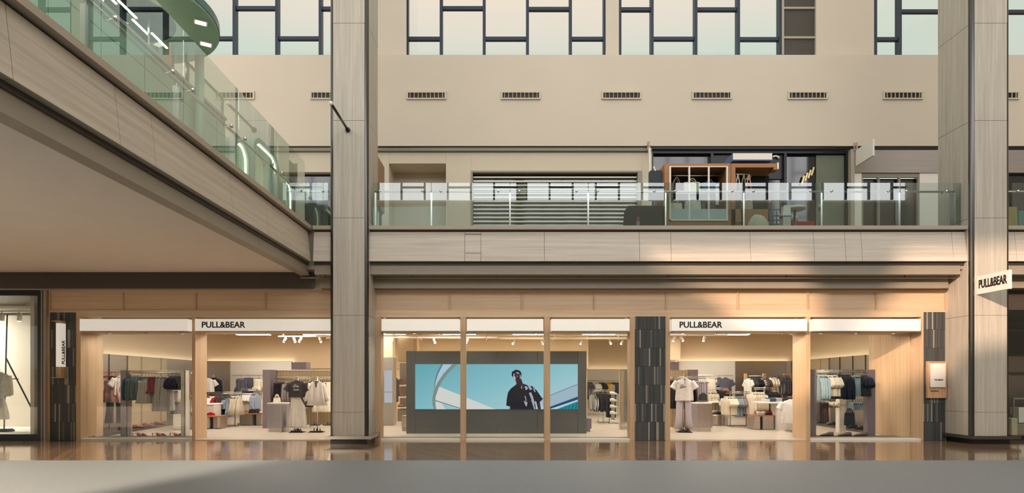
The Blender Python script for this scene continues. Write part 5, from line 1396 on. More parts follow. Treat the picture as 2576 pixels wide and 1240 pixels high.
letters('Pull & Co', 0.17, 0.045, INKG, po, (x-0.13, ys_-0.105, z0-0.34), bold=0.0) if False else MB().box(x-0.13, x+0.03, ys_-0.1, ys_-0.085, z0-0.33, z0-0.31).box(x-0.12, x-0.03, ys_-0.1, ys_-0.085, z0-0.275, z0-0.262).box(x-0.13, x-0.06, ys_-0.1, ys_-0.085, z0-0.36, z0-0.345).build('print', INKG, po)
hang('trousers', 'pants', 1.52, 0.40, CL['lilac'], x+0.0, ys_+0.04, z0-0.02, -0.05, 'pale lilac trousers under the white polo shirt', 'trousers')
for j in range(2): shoe(['left', 'right'][j]+' black sandal at the foot of the polo stand', x-0.07+0.14*j, ys_-0.05, 0.035, -1.3, BAGBLACK, 'sandal', 'sandals on the display stands', 1.1)
zw = wz(944, yw)
t = thing('wall_rail', 'long steel rail on the white rear wall seen through the right door', 'clothes rail', (wx(1800, yw), yw, zw), 'wall rails')
MB().tube([(wx(1748, yw), yw, zw), (wx(1844, yw), yw, zw)], 0.012, 8).box(wx(1843, yw), wx(1844, yw), yw, yw+0.2, zw-0.01, zw+0.01).build('rail', STEEL, t)
for px in (1779, 1768, 1818, 1806): MB().tube([(wx(px, yw), yw, zw), (wx(px, yw), yw-0.34, zw-0.018)], 0.008, 6).build('face_out_arm', STEEL, t)
def faceout(px, key, label, L=0.72, kind='polo', off=0.0):
    hang('camp_shirt', kind, L, 0.52, CL[key], wx(px, yw), yw-0.3+off, zw-0.03, 0.05, label, 'shirt')
faceout(1779, 'ivory', 'ivory camp collar shirt facing out on the rear wall, right door')
faceout(1768, 'ivory', 'second ivory shirt behind the ivory camp collar shirt', off=0.15)
faceout(1818, 'slate', 'slate grey camp collar shirt facing out on the rear wall, right door')
faceout(1806, 'slate', 'second grey shirt behind the slate camp collar shirt', off=0.15)
rack(1776, 1832, 20.6, wz(979, 20.6), 'low clothes rail of beige and black shirts by the rear wall, right door', posts=(0.05, 0.72))
rail_of(1778, 1832, 20.6, wz(979, 20.6), [(6, 'shirt', 0.52, 0.36, 'sand', 'beige shirt', 'shirt'), (7, 'shirt', 0.40, 0.36, 'black', 'black shirt', 'shirt')], 'on the low beige and black rail', 'clothes on the low beige and black rail', rz=-0.95, seed=22)
wtable('white display table behind the steel podium inside the right door', 1788, 1826, 20.1, 0.80, ((1818, 1834),))
folded('white folded tops on the white table behind the right door podium', wx(1799, 20.3), 20.4, 0.80, 0.2, 0.3, 0.06, CL['white'])
folded('grey folded jeans on the white table behind the right door podium', wx(1812, 20.3), 20.4, 0.80, 0.16, 0.3, 0.09, CL['greyblue'])
folded('black folded jeans on the white table behind the right door podium', wx(1823, 20.3), 20.4, 0.80, 0.13, 0.3, 0.09, CL['black'])
t = thing('round_plinth', 'round steel plinth with shoes under the white table inside the right door', 'plinth', (wx(1806, 20), 20.2, 0.015))
MB().lathe((wx(1805, 20), 20.25, 0.015), [(0.27, 0), (0.29, 0.02), (0.29, 0.34), (0.28, 0.36)], 28).build('drum', PODW, t, smooth=False)
for i, px in enumerate((1797, 1806, 1814)):
    shoe(['left yellow', 'middle brown', 'right black'][i]+' shoe on the round steel plinth', wx(px, 20), 20.1, 0.378, 0.4, (paint('yellow suede', srgb(190,140,60), 0.6), BROWNSHOE, BAGBLACK)[i], 'flat', 'shoes on the round plinth')
rack(1826, 1886, 19.6, wz(989, 19.6), 'clothes rail of cream, blue and mauve shirts at the centre of the right door', posts=(0.18, 0.85))
rail_of(1824, 1890, 19.6, wz(989, 19.6)-0.03, [(6, 'polo', 0.66, 0.40, 'cream', 'cream shirt', 'shirt'), (4, 'polo', 0.70, 0.38, 'greyblue', 'grey blue shirt', 'shirt'), (4, 'polo', 0.64, 0.38, 'mauve', 'mauve shirt', 'shirt'), (3, 'shirt', 0.60, 0.38, 'black', 'black shirt', 'shirt')],
    'on the cream, blue and mauve rail', 'clothes on the cream, blue and mauve rail', rz=-0.9, seed=23)
shoe('left tan shoe standing on the cream, blue and mauve rail end shelf', wx(1828, 19.6), 19.6, wz(987, 19.6)+0.02, 0.1, paint('tan suede', srgb(180,120,70), 0.6), 'flat', None, 0.8)
t = thing('shoe_shelf', 'small shoe shelf at the left end of the cream, blue and mauve rail', 'shelf', (wx(1829, 19.6), 19.6, wz(990, 19.6)))
MB().box(wx(1824, 19.6), wx(1840, 19.6), 19.52, 19.68, wz(989, 19.6)+0.055, wz(989, 19.6)+0.065).build('shelf', STEEL, t)
rack(1896, 1956, 19.2, wz(979, 19.2), 'clothes rail of cream and black jackets beside the right door post', posts=(0.08, 0.78, 0.98))
rail_of(1888, 1956, 19.2, wz(979, 19.2)-0.02, [(7, 'jacket', 0.78, 0.42, 'cream', 'cream jacket', 'jacket'), (7, 'shirt', 0.52, 0.38, 'black', 'black shirt', 'shirt')], 'on the cream and black rail', 'clothes on the cream and black rail', rz=-0.95, seed=24)
drum('low steel plinth with sneakers on top beside the right door post', 1898, 1957, 18.3, 0.44, 1917)
for i, px in enumerate((1915, 1930, 1938, 1948)):
    shoe(['white', 'white and black', 'red', 'black'][i]+' sneaker on the low plinth beside the right door post', wx(px, 18.5), 18.55+0.05*(i % 2), 0.455, 0.2, (CL['white'], WHITE, REDSHOE, BAGBLACK)[i], 'sneaker' if i < 2 else 'flat', 'sneakers on the low plinth')
wtable('white display table of folded jeans beside the right door post', 1916, 1981, 18.1, 0.86, ((1960, 1980),))
for i, (px, k, lab) in enumerate(((1928, 'white', 'small folded white top'), (1940, 'denim', 'folded dark blue jeans'), (1957, 'lilac', 'folded pale grey jeans'), (1972, 'charcoal', 'folded charcoal jeans'))):
    folded(lab+' on the white table beside the right door post', wx(px, 18.3), 18.35, 0.86, 0.14 if i == 0 else 0.19, 0.3, 0.08 if i == 0 else 0.12, CL[k], group='folded jeans by the right door post')
hang('tee', 'tee', 0.78, 0.50, CL['white'], wx(1990, 17.6), 17.6, wz(998, 17.6), -0.3, 'white tee hanging low beside the right door post', 'tee')
t = thing('clothes_rail', 'short rail holding the white tee beside the right door post', 'clothes rail', (wx(1992, 17.6), 17.6, 0.015), 'shop clothes rails')
MB().tube([(wx(1982, 17.6), 17.6, wz(998, 17.6)), (wx(2010, 17.6), 17.6, wz(998, 17.6))], 0.012, 6).build('rail', STEEL, t)
MB().box(wx(2005, 17.6)-0.012, wx(2005, 17.6)+0.012, 17.59, 17.61, 0.015, wz(998, 17.6)).box(wx(1982, 17.6), wx(2012, 17.6), 17.4, 17.8, 0.015, 0.04).build('post', STEEL, t)
# wall bays with oak frames on the right
yv = 22.8; zv = wz(946, yv)
t = thing('wall_frame', 'oak wall bays of tees and printed shirts on the right rear wall', 'hanging frame', (wx(1935, yv), yv, 0.5))
for a, b in ((1884, 1889), (1931, 1937), (1984, 2000)):
    MB().box(wx(a, yv), wx(b, yv), yv+0.32, yv+0.5, 0.5, wz(939, yv)).build('oak_upright', OAK_V, t)
MB().tube([(wx(1887, yv), yv+0.1, zv), (wx(1990, yv), yv+0.1, zv)], 0.014, 8).build('rail', STEEL, t, smooth=True)
rail_of(1880, 1932, yv+0.1, zv, [(2, 'tee', 0.74, 0.44, 'white', 'white tee', 'tee'), (3, 'tee', 0.74, 0.44, 'charcoal', 'charcoal tee', 'tee'), (3, 'tee', 0.72, 0.44, 'darknavy', 'navy tee', 'tee'), (2, 'tee', 0.74, 0.44, 'print', 'printed white tee', 'tee'), (3, 'tee', 0.7, 0.46, 'brown', 'dark brown tee', 'tee')],
    'in the left oak wall bay', 'clothes in the left oak wall bay', rz=-0.75, seed=25)
rail_of(1936, 1986, yv+0.1, zv+0.03, [(4, 'tee', 0.74, 0.46, 'ivory', 'ivory printed tee', 'tee'), (2, 'shirt', 0.86, 0.42, 'darkprint', 'dark patterned shirt', 'shirt'), (5, 'shirt', 0.82, 0.44, 'slate', 'slate shirt', 'shirt')],
    'in the right oak wall bay', 'clothes in the right oak wall bay', rz=-0.75, seed=26)
# ---- rear niche seen right of the screen wall
yn = 26.2; zn = wz(957, yn)
t = thing('wall_rail', 'long steel rail in the far niche right of the screen wall', 'clothes rail', (wx(1525, yn), yn, zn), 'wall rails')
MB().tube([(wx(1440, yn), yn, zn), (wx(1640, yn), yn, zn)], 0.014, 8).build('rail', STEEL, t, smooth=True)
for px in (1450, 1510, 1570, 1630): MB().box(wx(px, yn)-0.01, wx(px, yn)+0.01, yn, 27.0, zn-0.01, zn+0.01).build('bracket', STEEL, t)
rail_of(1472, 1566, yn, zn, [(5, 'shirt', 0.80, 0.40, 'darkprint', 'dark patterned shirt', 'shirt'), (4, 'tee', 0.46, 0.40, 'white', 'white tee', 'tee'), (4, 'tee', 0.52, 0.40, 'black', 'black tee', 'tee'), (4, 'tee', 0.50, 0.40, 'yellow', 'yellow tee', 'tee'), (4, 'tee', 0.5, 0.40, 'charcoal', 'charcoal tee', 'tee'), (4, 'tee', 0.56, 0.40, 'royal', 'royal blue tee', 'tee')],
    'on the far niche rail', 'clothes on the far niche rail', rz=-0.85, seed=27)
yc = 21.2
rack(1493, 1540, yc, 1.12, 'four armed clothes stand of black jackets right of the screen wall', posts=(0.25, 0.5, 0.85))
rail_of(1488, 1545, yc, 1.12, [(2, 'shirt', 0.62, 0.44, 'blackwhite', 'striped track jacket', 'jacket'), (5, 'shirt', 0.66, 0.46, 'black', 'black jacket', 'jacket'), (3, 'folded', 0.9, 0.36, 'black', 'black pair of trousers', 'trousers')],
    'on the stand by the screen wall', 'clothes on the stand right of the screen wall', rz=-0.7, seed=28)
yt = 20.9
t = thing('shoe_tower', 'steel tower of five shelves of white sneakers right of the screen wall', 'shoe stand', (wx(1542, yt), yt, 0.015))
MB().box(wx(1538, yt), wx(1547, yt), yt, yt+0.12, 0.03, wz(968, yt)).build('post', BRONZE, t)
MB().box(wx(1532, yt), wx(1556, yt), yt-0.2, yt+0.2, 0.015, 0.04).build('base', STEEL, t)
for i, py in enumerate((992, 1009, 1025, 1041)):
    MB().box(wx(1534, yt), wx(1554, yt), yt-0.12, yt, wz(py, yt)-0.012, wz(py, yt)).build('shelf', STEEL, t)
    shoe('white sneaker on the %s shelf of the shoe tower' % ORD[i], wx(1543, yt), yt-0.06, wz(py, yt), math.pi*0+0.05, CL['white'], 'sneaker', 'sneakers on the shoe tower')
shoe('white sneaker on the foot of the shoe tower', wx(1543, yt), yt-0.08, 0.04, 0.05, CL['white'], 'sneaker', 'sneakers on the shoe tower')
t = thing('floor_mirror', 'tall steel framed mirror at the right end of the middle window', 'mirror', (wx(1566, 18.3), 18.3, 0.015))
MB().box(wx(1560, 18.3), wx(1562, 18.3), 18.3, 18.5, 0.015, wz(932, 18.3)).box(wx(1560, 18.3), wx(1590, 18.3), 18.3, 18.5, wz(932, 18.3), wz(930, 18.3)).box(wx(1560, 18.3), wx(1590, 18.3), 18.3, 18.5, 0.015, 0.1).build('frame', STEEL, t)
MB().box(wx(1562, 18.3), wx(1590, 18.3), 18.35, 18.4, 0.1, wz(932, 18.3)).build('mirror_glass', steel('mirror', (0.6, 0.58, 0.54, 1), 0.08), t)
t = thing('low_plinth', 'low mauve plinth at the right end of the screen wall', 'plinth', (wx(1480, 17.6), 17.6, 0.015), 'low steel plinths')
MB().box(wx(1465, 17.6), wx(1488, 17.6), 17.6, 18.1, 0.1, 0.40).box(wx(1466, 17.6), wx(1485, 17.6), 17.63, 18.05, 0.015, 0.1).build('body', MAUVE, t)
t = thing('low_plinth', 'low pale plinth at the left end of the screen wall', 'plinth', (wx(1016, 17.8), 17.8, 0.015), 'low steel plinths')
MB().box(wx(1010, 17.8), wx(1040, 17.8), 17.8, 18.3, 0.12, 0.44).box(wx(1011, 17.8), wx(1040, 17.8), 17.83, 18.3, 0.015, 0.1).build('body', PODW, t)
MB().box(wx(1009, 17.8), wx(1040, 17.8), 17.79, 18.3, 0.44, 0.46).build('top', wood('plinth walnut', srgb(150,96,62), srgb(176,118,80), 'X'), t)
for i, (px, py) in enumerate(((1009, 968), (1010, 997), (1010, 1024))):
    if i == 0: bag('brown bag on the top shelf beside the screen wall', wx(px, 22.2), 22.2, wz(py, 22), 0.2, 0.2, paint('chestnut leather', srgb(112,72,52), 0.5), 0.02, 0.2)
    else: shoe(['', 'tan shoe on the middle shelf beside the screen wall', 'tan shoe on the bottom shelf beside the screen wall'][i], wx(px, 22.2), 22.2, wz(py, 22), 0.3, paint('tan suede', srgb(180,120,70), 0.6), 'flat', 'tan shelf shoes')
yk = 21.0
rack(990, 1003, yk, wz(945, yk), 'rail of dark clothes between the pillar and the shelf unit', foot=False, posts=(0.5,))
rail_of(989, 997, yk, wz(945, yk), [(3, 'shirt', 0.9, 0.34, 'charcoal', 'charcoal shirt', 'shirt')], 'between the pillar and the shelf unit', 'charcoal shirts by the pillar', seed=29)

# left neighbour's display outfit
yd = 16.3
sh_ = hang('white_shirt', 'shirt', 0.72, 0.5, CL['white'], wx(6, yd), yd-0.08, wz(930, yd), 0.1, 'white shirt tied at the waist in the far left shop window', 'shirt')
bl_ = MB(); bl_.loft([[Vector((wx(4, yd)+0.09*math.cos(a)*k, yd-0.12+0.05*math.sin(a), z)) for a in [2*math.pi*i/12 for i in range(12)]] for z, k in ((1.55, 1.5), (1.40, 0.7), (1.2, 1.4), (0.95, 0.8))])
bl_.build('blue_scarf', cloth('pale blue scarf', srgb(150,168,196), stripe=srgb(226,222,214), k=12.0), sh_, smooth=True)
hang('white_skirt', 'skirt', 0.75, 0.4, CL['white'], wx(-4, yd), yd, wz(985, yd), 0.2, 'white skirt below the tied shirt at the far left photo edge', 'skirt')
# ------------------------------------------------------------------ things on the gallery
ZF = 5.18
KW = wood('kiosk oak', srgb(150,104,66), srgb(180,130,86), 'X'); KV = wood('kiosk oak upright', srgb(150,104,66), srgb(180,130,86), 'Z')
yk = 15.0
def kx(px): return wx(px, yk)
def kz(py): return wz(py, yk)
t = thing('display_cabinet', 'oak display cabinet with a white three pane window of bags on the gallery', 'cabinet', ((kx(1672)+kx(1838))/2, yk, ZF))
c = MB()
c.box(kx(1672), kx(1684), yk, yk+0.7, ZF, kz(411)).box(kx(1828), kx(1838), yk, yk+0.7, ZF, kz(411)).box(kx(1684), kx(1828), yk, yk+0.7, kz(420), kz(411)).box(kx(1684), kx(1828), yk, yk+0.7, ZF, kz(553))
c.build('carcass', KW, t)
MB().box(kx(1684), kx(1828), yk+0.62, yk+0.7, kz(553), kz(420)).build('back_panel', BLACK, t)
MB().prism([(kx(1672), yk, ZF), (kx(1672), yk, kz(413)), (kx(1664), yk+0.35, kz(420)), (kx(1664), yk+0.35, ZF)], (0, 0.35, 0)).build('side_panel', KV, t)
f = MB(); a, b = kx(1683), kx(1830)
for x in (a, kx(1731), kx(1780), b-0.04): f.box(x, x+0.04, yk-0.04, yk, kz(556), kz(419))
f.box(a, b, yk-0.04, yk, kz(421.5), kz(419)).box(a, b, yk-0.04, yk, kz(556), kz(553))
f.build('window_frame', WHITE, t)
MB().box(a+0.02, b-0.02, yk-0.02, yk-0.01, kz(554), kz(526)).build('frosted_panel', paint('frosted pane', srgb(176,186,182), 0.3), t)
MB().box(kx(1684), kx(1828), yk+0.05, yk+0.6, kz(526)-0.03, kz(526)).build('shelf', KW, t)
for z in (kz(438), kz(483)): MB().tube([(kx(1685), yk+0.12, z), (kx(1828), yk+0.12, z)], 0.012, 8).build('hanging_rail', STEEL, t, smooth=True)
BL = paint('brown leather', srgb(74,52,44), 0.45); DN = cloth('denim canvas', srgb(84,108,126)); CV = cloth('off white canvas', srgb(206,200,182)); PAT = cloth('patterned strap', srgb(110,72,60), stripe=srgb(190,170,150), axis='Z', k=30.0)
yb = yk+0.2
def kbag(label, px0, px1, py0, py1, m, hdl, strap=None):
    w = kx(px1)-kx(px0)
    bag(label, (kx(px0)+kx(px1))/2, yb, kz(py1), w*1.04, (py1-py0)*yb/F, m, hdl, 0.2, 'tote_bag', strap)
kbag('dark brown bag with patterned straps in the upper row of the oak cabinet', 1689, 1724, 463, 481, BL, 0.24, PAT)
kbag('cream tote bag in the upper row of the oak cabinet', 1725, 1767, 453, 477, CV, 0.12)
kbag('blue denim tote bag in the upper row of the oak cabinet', 1772, 1808, 454, 478, DN, 0.1)
kbag('pale tote bag with long handles, lower left in the oak cabinet', 1686, 1721, 506, 526, CV, 0.12)
kbag('large pale tote bag, lower middle in the oak cabinet', 1728, 1769, 501, 526, CV, 0.13)
kbag('brown leather briefcase, lower right in the oak cabinet', 1784, 1809, 496, 525, BL, 0.08)
kbag('slim blue denim pouch beside the brown leather briefcase', 1771, 1779, 504, 526, DN, 0.02)
t = thing('draped_scarf', 'pale scarf hanging on the right side inside the oak cabinet', 'scarf', (kx(1807), yk+0.15, kz(460)))
MB().box(kx(1803), kx(1811), yk+0.08, yk+0.1, kz(510), kz(461)).build('cloth', cloth('pale lilac scarf', srgb(196,196,204)), t)
MB().box(kx(1803), kx(1811), yk+0.08, yk+0.1, kz(513), kz(510)).build('fringe', CV, t)
# open half of the kiosk
t = thing('kiosk_stall', 'open oak stall with hanging straps beside the bag cabinet on the gallery', 'stall', ((kx(1839)+kx(1957))/2, yk, ZF))
c = MB()
c.box(kx(1839), kx(1850), yk, yk+0.7, ZF, kz(411)).box(kx(1850), kx(1957), yk, yk+0.7, kz(421), kz(411)).box(kx(1946), kx(1957), yk, yk+0.25, kz(427), kz(421))
c.build('frame', KW, t)
MB().box(kx(1840), kx(1932), yk, yk+0.5, ZF, kz(526)).build('counter', KW, t)
MB().box(kx(1850), kx(1957), yk+0.5, yk+0.54, kz(470)-0.7, kz(425)).build('black_drape', cloth('black cloth', srgb(44,42,42)), t)
MB().tube([(kx(1846), yk+0.12, kz(434)), (kx(1893), yk+0.12, kz(434))], 0.014, 8).build('rail', STEEL, t, smooth=True)
MB().box(kx(1955), kx(1959), yk-0.01, yk+0.05, kz(425), kz(409)).build('end_plate', WHITE, t)
for i, px in enumerate((1853, 1861, 1876, 1889)):
    x = kx(px); m = (PAT, CV, cloth('olive strap', srgb(140,134,96)), cloth('red check strap', srgb(168,52,44), stripe=srgb(220,200,190), axis='Z', k=20.0))[i]
    o = MB().tube([(x, yk+0.12, kz(434)), (x-0.05, yk+0.13, kz(434)-0.25), (x-0.06, yk+0.13, kz(434)-0.42)], 0.014, 6).tube([(x, yk+0.12, kz(434)), (x+0.05, yk+0.13, kz(434)-0.25), (x+0.06, yk+0.13, kz(434)-0.42)], 0.014, 6).build('bag_strap', m, origin=(x, yk+0.12, kz(434)), smooth=True)
    tag(o, ['brown patterned', 'cream', 'olive', 'red checked'][i]+' bag strap hanging in the open oak stall', 'strap', 'straps in the oak stall')
bag('grey cloth bag hanging in the open oak stall', kx(1858), yk+0.2, kz(498), 0.24, 0.22, cloth('grey canvas', srgb(120,122,116)), 0.05, name='hanging_bag')
bag('dark grey bag on the counter of the open oak stall', kx(1861), yk+0.2, kz(526), 0.26, 0.25, cloth('dark canvas', srgb(84,82,76)), 0.04, name='hanging_bag')
bag('beige cloth bag on the counter of the open oak stall', kx(1889), yk+0.2, kz(526), 0.24, 0.28, cloth('beige canvas', srgb(176,166,146)), 0.04, name='hanging_bag')
for i, px in enumerate((1898, 1904)):
    tag(MB().cbox((kx(px), yk+0.45, kz(432)), 0.05, 0.03, 0.12, ry=0.4).build('clip', WHITE, origin=(kx(px), yk+0.45, kz(432))), ['left', 'right'][i]+' white clip on the black drape of the oak stall', 'clip', 'white clips on the drape')
t = thing('lightbox', 'blank white lightbox sign standing on the oak stall', 'sign', (kx(1890), yk, kz(411)))
MB().box(kx(1843), kx(1942), yk-0.02, yk+0.35, kz(402), kz(386)).build('face_box', WHITE, t, bevel=0.004)
MB().box(kx(1843), kx(1942), yk-0.02, yk+0.35, kz(404.5), kz(402)).build('blue_base', paint('blue edge', srgb(84,108,150), 0.5), t)
MB().prism([(kx(1843), yk-0.02, kz(404.5)), (kx(1843), yk-0.02, kz(386)), (kx(1837.5), yk+0.35, kz(392)), (kx(1837.5), yk+0.35, kz(410))], (0, 0.02, 0)).build('blue_side', paint('blue edge', srgb(84,108,150), 0.5), t)
for px in (1861, 1921): MB().box(kx(px)-0.01, kx(px)+0.01, yk+0.1, yk+0.12, kz(411), kz(404)).build('leg', STEEL, t)
t = thing('curved_bracket', 'white curved sign piece on the dark shopfront behind the lightbox', 'sign', (wx(1951, 18.2), 18.2, wz(396, 18.2)))
pts = [(wx(1951, 18.2)+0.11*math.cos(a), 18.2, wz(401, 18.2)+0.10*math.sin(a)) for a in [0.35+2.0*i/10 for i in range(11)]]
MB().tube(pts, 0.03, 8).build('arc', WHITE, t, smooth=True)
# black rounded board with clip
t = thing('notice_board', 'black rounded board with a white clip left of the bag cabinet', 'board', (wx(1650, 15.1), 15.1, ZF))
y = 15.1; x0, x1 = wx(1632, y), wx(1668, y); zt = wz(428, y)
pl = [(x0, y, 6.0), (x1, y, 6.0), (x1, y, zt-0.08)]+[(x1-0.08+0.08*math.cos(a), y, zt-0.08+0.08*math.sin(a)) for a in (0.5, 1.0, 1.5)]+[(x0+0.08+0.08*math.cos(a), y, zt-0.08+0.08*math.sin(a)) for a in (1.6, 2.1, 2.6)]+[(x0, y, zt-0.08)]
MB().prism(pl, (0, 0.03, 0)).build('board', paint('blackboard', srgb(38,42,48), 0.5), t)
MB().cbox((wx(1646, y), y-0.01, zt+0.03), 0.03, 0.04, 0.12, ry=-0.4).build('clip', WHITE, t)
MB().box(x0+0.1, x0+0.13, y, y+0.03, ZF, 6.0).box(x1-0.13, x1-0.1, y, y+0.03, ZF, 6.0).build('leg', BLACK, t)
t = thing('draped_counter', 'low counter under a charcoal cloth left of the bag cabinet', 'counter', (wx(1622, 15.0), 15.0, ZF))
y = 15.0
MB().prism([(wx(1575, y), y, ZF), (wx(1668, y), y, ZF), (wx(1666, y), y, wz(518, y)), (wx(1580, y), y, wz(518, y))], (0, 0.5, 0)).build('cloth', cloth('charcoal drape', srgb(66,68,66)), t)
MB().box(wx(1582, y), wx(1664, y), y+0.04, y+0.46, wz(518, y), wz(517, y)+0.01).build('top', DARKPAINT, t)
t = thing('spray_bottle', 'red, white and blue bottle standing behind the railing before the charcoal cloth', 'bottle', (wx(1605, 14.92), 14.92, ZF))
x = wx(1605, 14.92)
MB().lathe((x, 14.92, ZF), [(0.045, 0), (0.045, 0.25)], 14).build('blue_body', paint('blue label', srgb(96,140,180), 0.4), t, smooth=True)
MB().lathe((x, 14.92, ZF+0.25), [(0.045, 0), (0.04, 0.06), (0.018, 0.12)], 14).build('red_top', paint('red label', srgb(180,70,70), 0.4), t, smooth=True)
# sack, trolley, paper bag, table, clutter
y = 15.08
t = thing('canvas_sack', 'big slumped off white canvas sack on the gallery floor', 'sack', (wx(1904, y), y, ZF))
r = random.Random(3); rings = []
for u in range(9):
    a = u/8.0; zc = ZF+0.01+0.44*a; k = math.sin(math.pi*(0.16+0.74*a))**0.5*(1-0.1*a)
    rings.append([Vector((wx(1904, y)+0.31*k*math.cos(2*math.pi*i/22)*(1+0.06*r.uniform(-1, 1)), y+0.17*k*math.sin(2*math.pi*i/22)*(1+0.08*r.uniform(-1, 1)), zc+0.010*math.sin(0.9*i+u))) for i in range(22)])
MB().loft(rings).build('sack', CV, t, smooth=True)
t = thing('hand_trolley', 'blue grey folding hand trolley with a pink grip behind the railing', 'trolley', (wx(1948, 15.3), 15.3, ZF))
y = 15.3; TB = paint('blue grey steel', srgb(84,104,114), 0.45); xa, xb = wx(1933, y), wx(1965, y); zt = wz(512, y)
MB().tube([(xa, y, ZF+0.05), (xa, y, zt), (xa+0.06, y, zt+0.09), (xb-0.06, y, zt+0.09), (xb, y, zt), (xb, y, ZF+0.05)], 0.018, 8).build('handle_frame', TB, t, smooth=True)
MB().tube([(xa-0.002, y, zt-0.0), (xa+0.05, y, zt+0.08)], 0.026, 8).build('grip', paint('pink rubber', srgb(206,140,136), 0.6), t, smooth=True)
cr = MB()
for z in (wz(564, y), wz(554, y), wz(543, y), wz(527, y)): cr.tube([(xa, y, z), (xb, y, z)], 0.014, 6)
for u in (0.35, 0.65): cr.tube([(xa+(xb-xa)*u, y, wz(566, y)), (xa+(xb-xa)*u, y, wz(531, y))], 0.014, 6)
cr.build('cross_bars', TB, t, smooth=True)
MB().box(xa-0.02, xb+0.02, y-0.25, y, ZF+0.03, ZF+0.05).build('toe_plate', TB, t)
for x in (xa-0.03, xb+0.03): MB().tube([(x-0.02, y+0.05, ZF+0.08), (x+0.02, y+0.05, ZF+0.08)], 0.08, 16).build('wheel', BLACK, t, smooth=True)
t = thing('round_table', 'round white table on one leg behind the railing', 'table', (wx(1999, 15.5), 15.5, ZF))
y = 15.5
MB().lathe((wx(1999, y), y, wz(528, y)), [(0.25, 0), (0.27, 0.015), (0.27, 0.05), (0.26, 0.06)], 32).build('tabletop', WHITE, t, smooth=False)
MB().lathe((wx(1999, y), y, ZF), [(0.16, 0), (0.16, 0.02), (0.03, 0.04), (0.03, wz(528, y)-ZF)], 16).build('leg', STEEL, t, smooth=True)
t = thing('stool_block', 'pale grey square bin under the white paper bag behind the railing', 'bin', (wx(1980, 15.05), 15.05, ZF))
MB().box(wx(1970, 15.05), wx(1990, 15.05), 15.05, 15.25, ZF, wz(545, 15.05)).build('body', paint('pale grey', srgb(196,196,184), 0.6), t, bevel=0.01)
y = 15.05; zb_ = wz(545, y)
t = thing('paper_bag', 'white paper bag standing on the pale grey bin behind the railing', 'bag', (wx(1981, y), y, zb_))
MB().prism([(wx(1969, y), y+0.02, zb_), (wx(1991, y), y+0.02, zb_), (wx(1989, y), y+0.02, wz(514, y)), (wx(1973, y), y+0.02, wz(516, y))], (0, 0.14, 0)).build('body', WHITE, t)
MB().tube([(wx(1976, y), y+0.03, wz(516, y)), (wx(1980, y), y+0.03, wz(511, y)), (wx(1985, y), y+0.03, wz(515, y))], 0.006, 5).build('handle', BLACK, t)
MB().box(wx(1968, y), wx(1992, y), y+0.01, y+0.17, zb_, zb_+0.035).build('dark_bottom', CL['darkprint'], t)
t = thing('red_stool', 'low red seat behind the round white table on the gallery', 'stool', (wx(2010, 15.9), 15.9, ZF))
MB().box(wx(1990, 15.9), wx(2050, 15.9), 15.9, 16.3, ZF+0.32, wz(556, 15.9)).build('seat', paint('red vinyl', srgb(160,40,40), 0.5), t, bevel=0.02)
for px in (1993, 2047): MB().box(wx(px, 15.9)-0.02, wx(px, 15.9)+0.02, 15.92, 16.28, ZF, ZF+0.32).build('foot', BLACK, t)
t = thing('coiled_cable', 'coil of black cable by the foot of the open oak stall', 'cable', (wx(1858, 14.9), 14.9, ZF))
MB().tube([(wx(1858, 14.9)+0.105*math.cos(a), 14.9+0.03*math.sin(a), ZF+0.125+0.11*math.sin(a)) for a in [2*math.pi*i/20 for i in range(21)]], 0.012, 6).build('coil', BLACK, t, smooth=True)
t = thing('office_chair', 'folded chair with white cushion between the trolley and the round table', 'chair', (wx(2003, 15.6), 15.75, ZF))
for s in (-0.09, 0.09): MB().tube([(wx(2003, 15.9)+s, 15.9, ZF), (wx(2003, 15.9)-s*0.6, 16.05, wz(538, 15.9))], 0.012, 6).build('leg', BLACK, t, smooth=True)
MB().ball((wx(2001, 15.9), 15.97, wz(548, 15.9)), 0.11, 0.07, 0.10).build('cushion', CV, t, smooth=True)
# things in the dark shop behind
t = thing('ceiling_lamp', 'gold woven hanging lamp in the dark gallery shop', 'lamp', (wx(2032, 19), 18.2, wz(445, 18.2)))
y = 18.22
for i in range(4):
    MB().cbox((wx(2020+8*i, y), y, wz(452-7*i, y)), 0.05, 0.03, 0.26, ry=0.3).build('gold_leaf', steel('gold', (0.55, 0.44, 0.22, 1), 0.3), t)

# ------------------------------------------------------------------ mint kiosk on the left gallery
XK = -6.2
t = thing('mint_counter', 'long mint green kiosk wall with fine grooves behind the left railing', 'counter', (XK, 9, ZF))
MB().box(XK-0.1, XK, 1.0, 13.4, ZF, 7.28).build('wall_panel', MINT, t)
gr = MB()
for z in (5.55, 6.0, 6.45, 6.9, 7.24): gr.box(XK, XK+0.006, 1.0, 13.4, z-0.008, z+0.008)
for yy in (13.0, 10.4, 8.2, 5.6): gr.box(XK, XK+0.006, yy-0.006, yy+0.006, ZF, 7.28)
gr.build('groove', MINTDARK, t)
MB().box(XK-0.25, XK+0.03, 1.0, 13.42, 7.28, 7.34).build('counter_top', paint('grey counter', srgb(176,178,168), 0.4), t)
f = MB()
for z in (7.34, 7.75): f.box(XK-0.08, XK-0.03, 11.9, 13.4, z, z+0.04)
for yy in (11.9, 13.36): f.box(XK-0.08, XK-0.03, yy, yy+0.04, 7.34, 7.79)
f.build('screen_frame', MINT, t)
MB().box(XK-0.06, XK-0.05, 11.94, 13.36, 7.38, 7.75).build('screen_glass', TALLGLASS, t)
t = thing('glass_showcase', 'clear glass showcase with light bars on the mint kiosk', 'showcase', (XK-0.1, 9, 7.34))
MB().box(XK-0.05, XK-0.04, 5.0, 11.85, 7.34, 8.1).build('glass_panel', CLEAR, t)
f = MB()
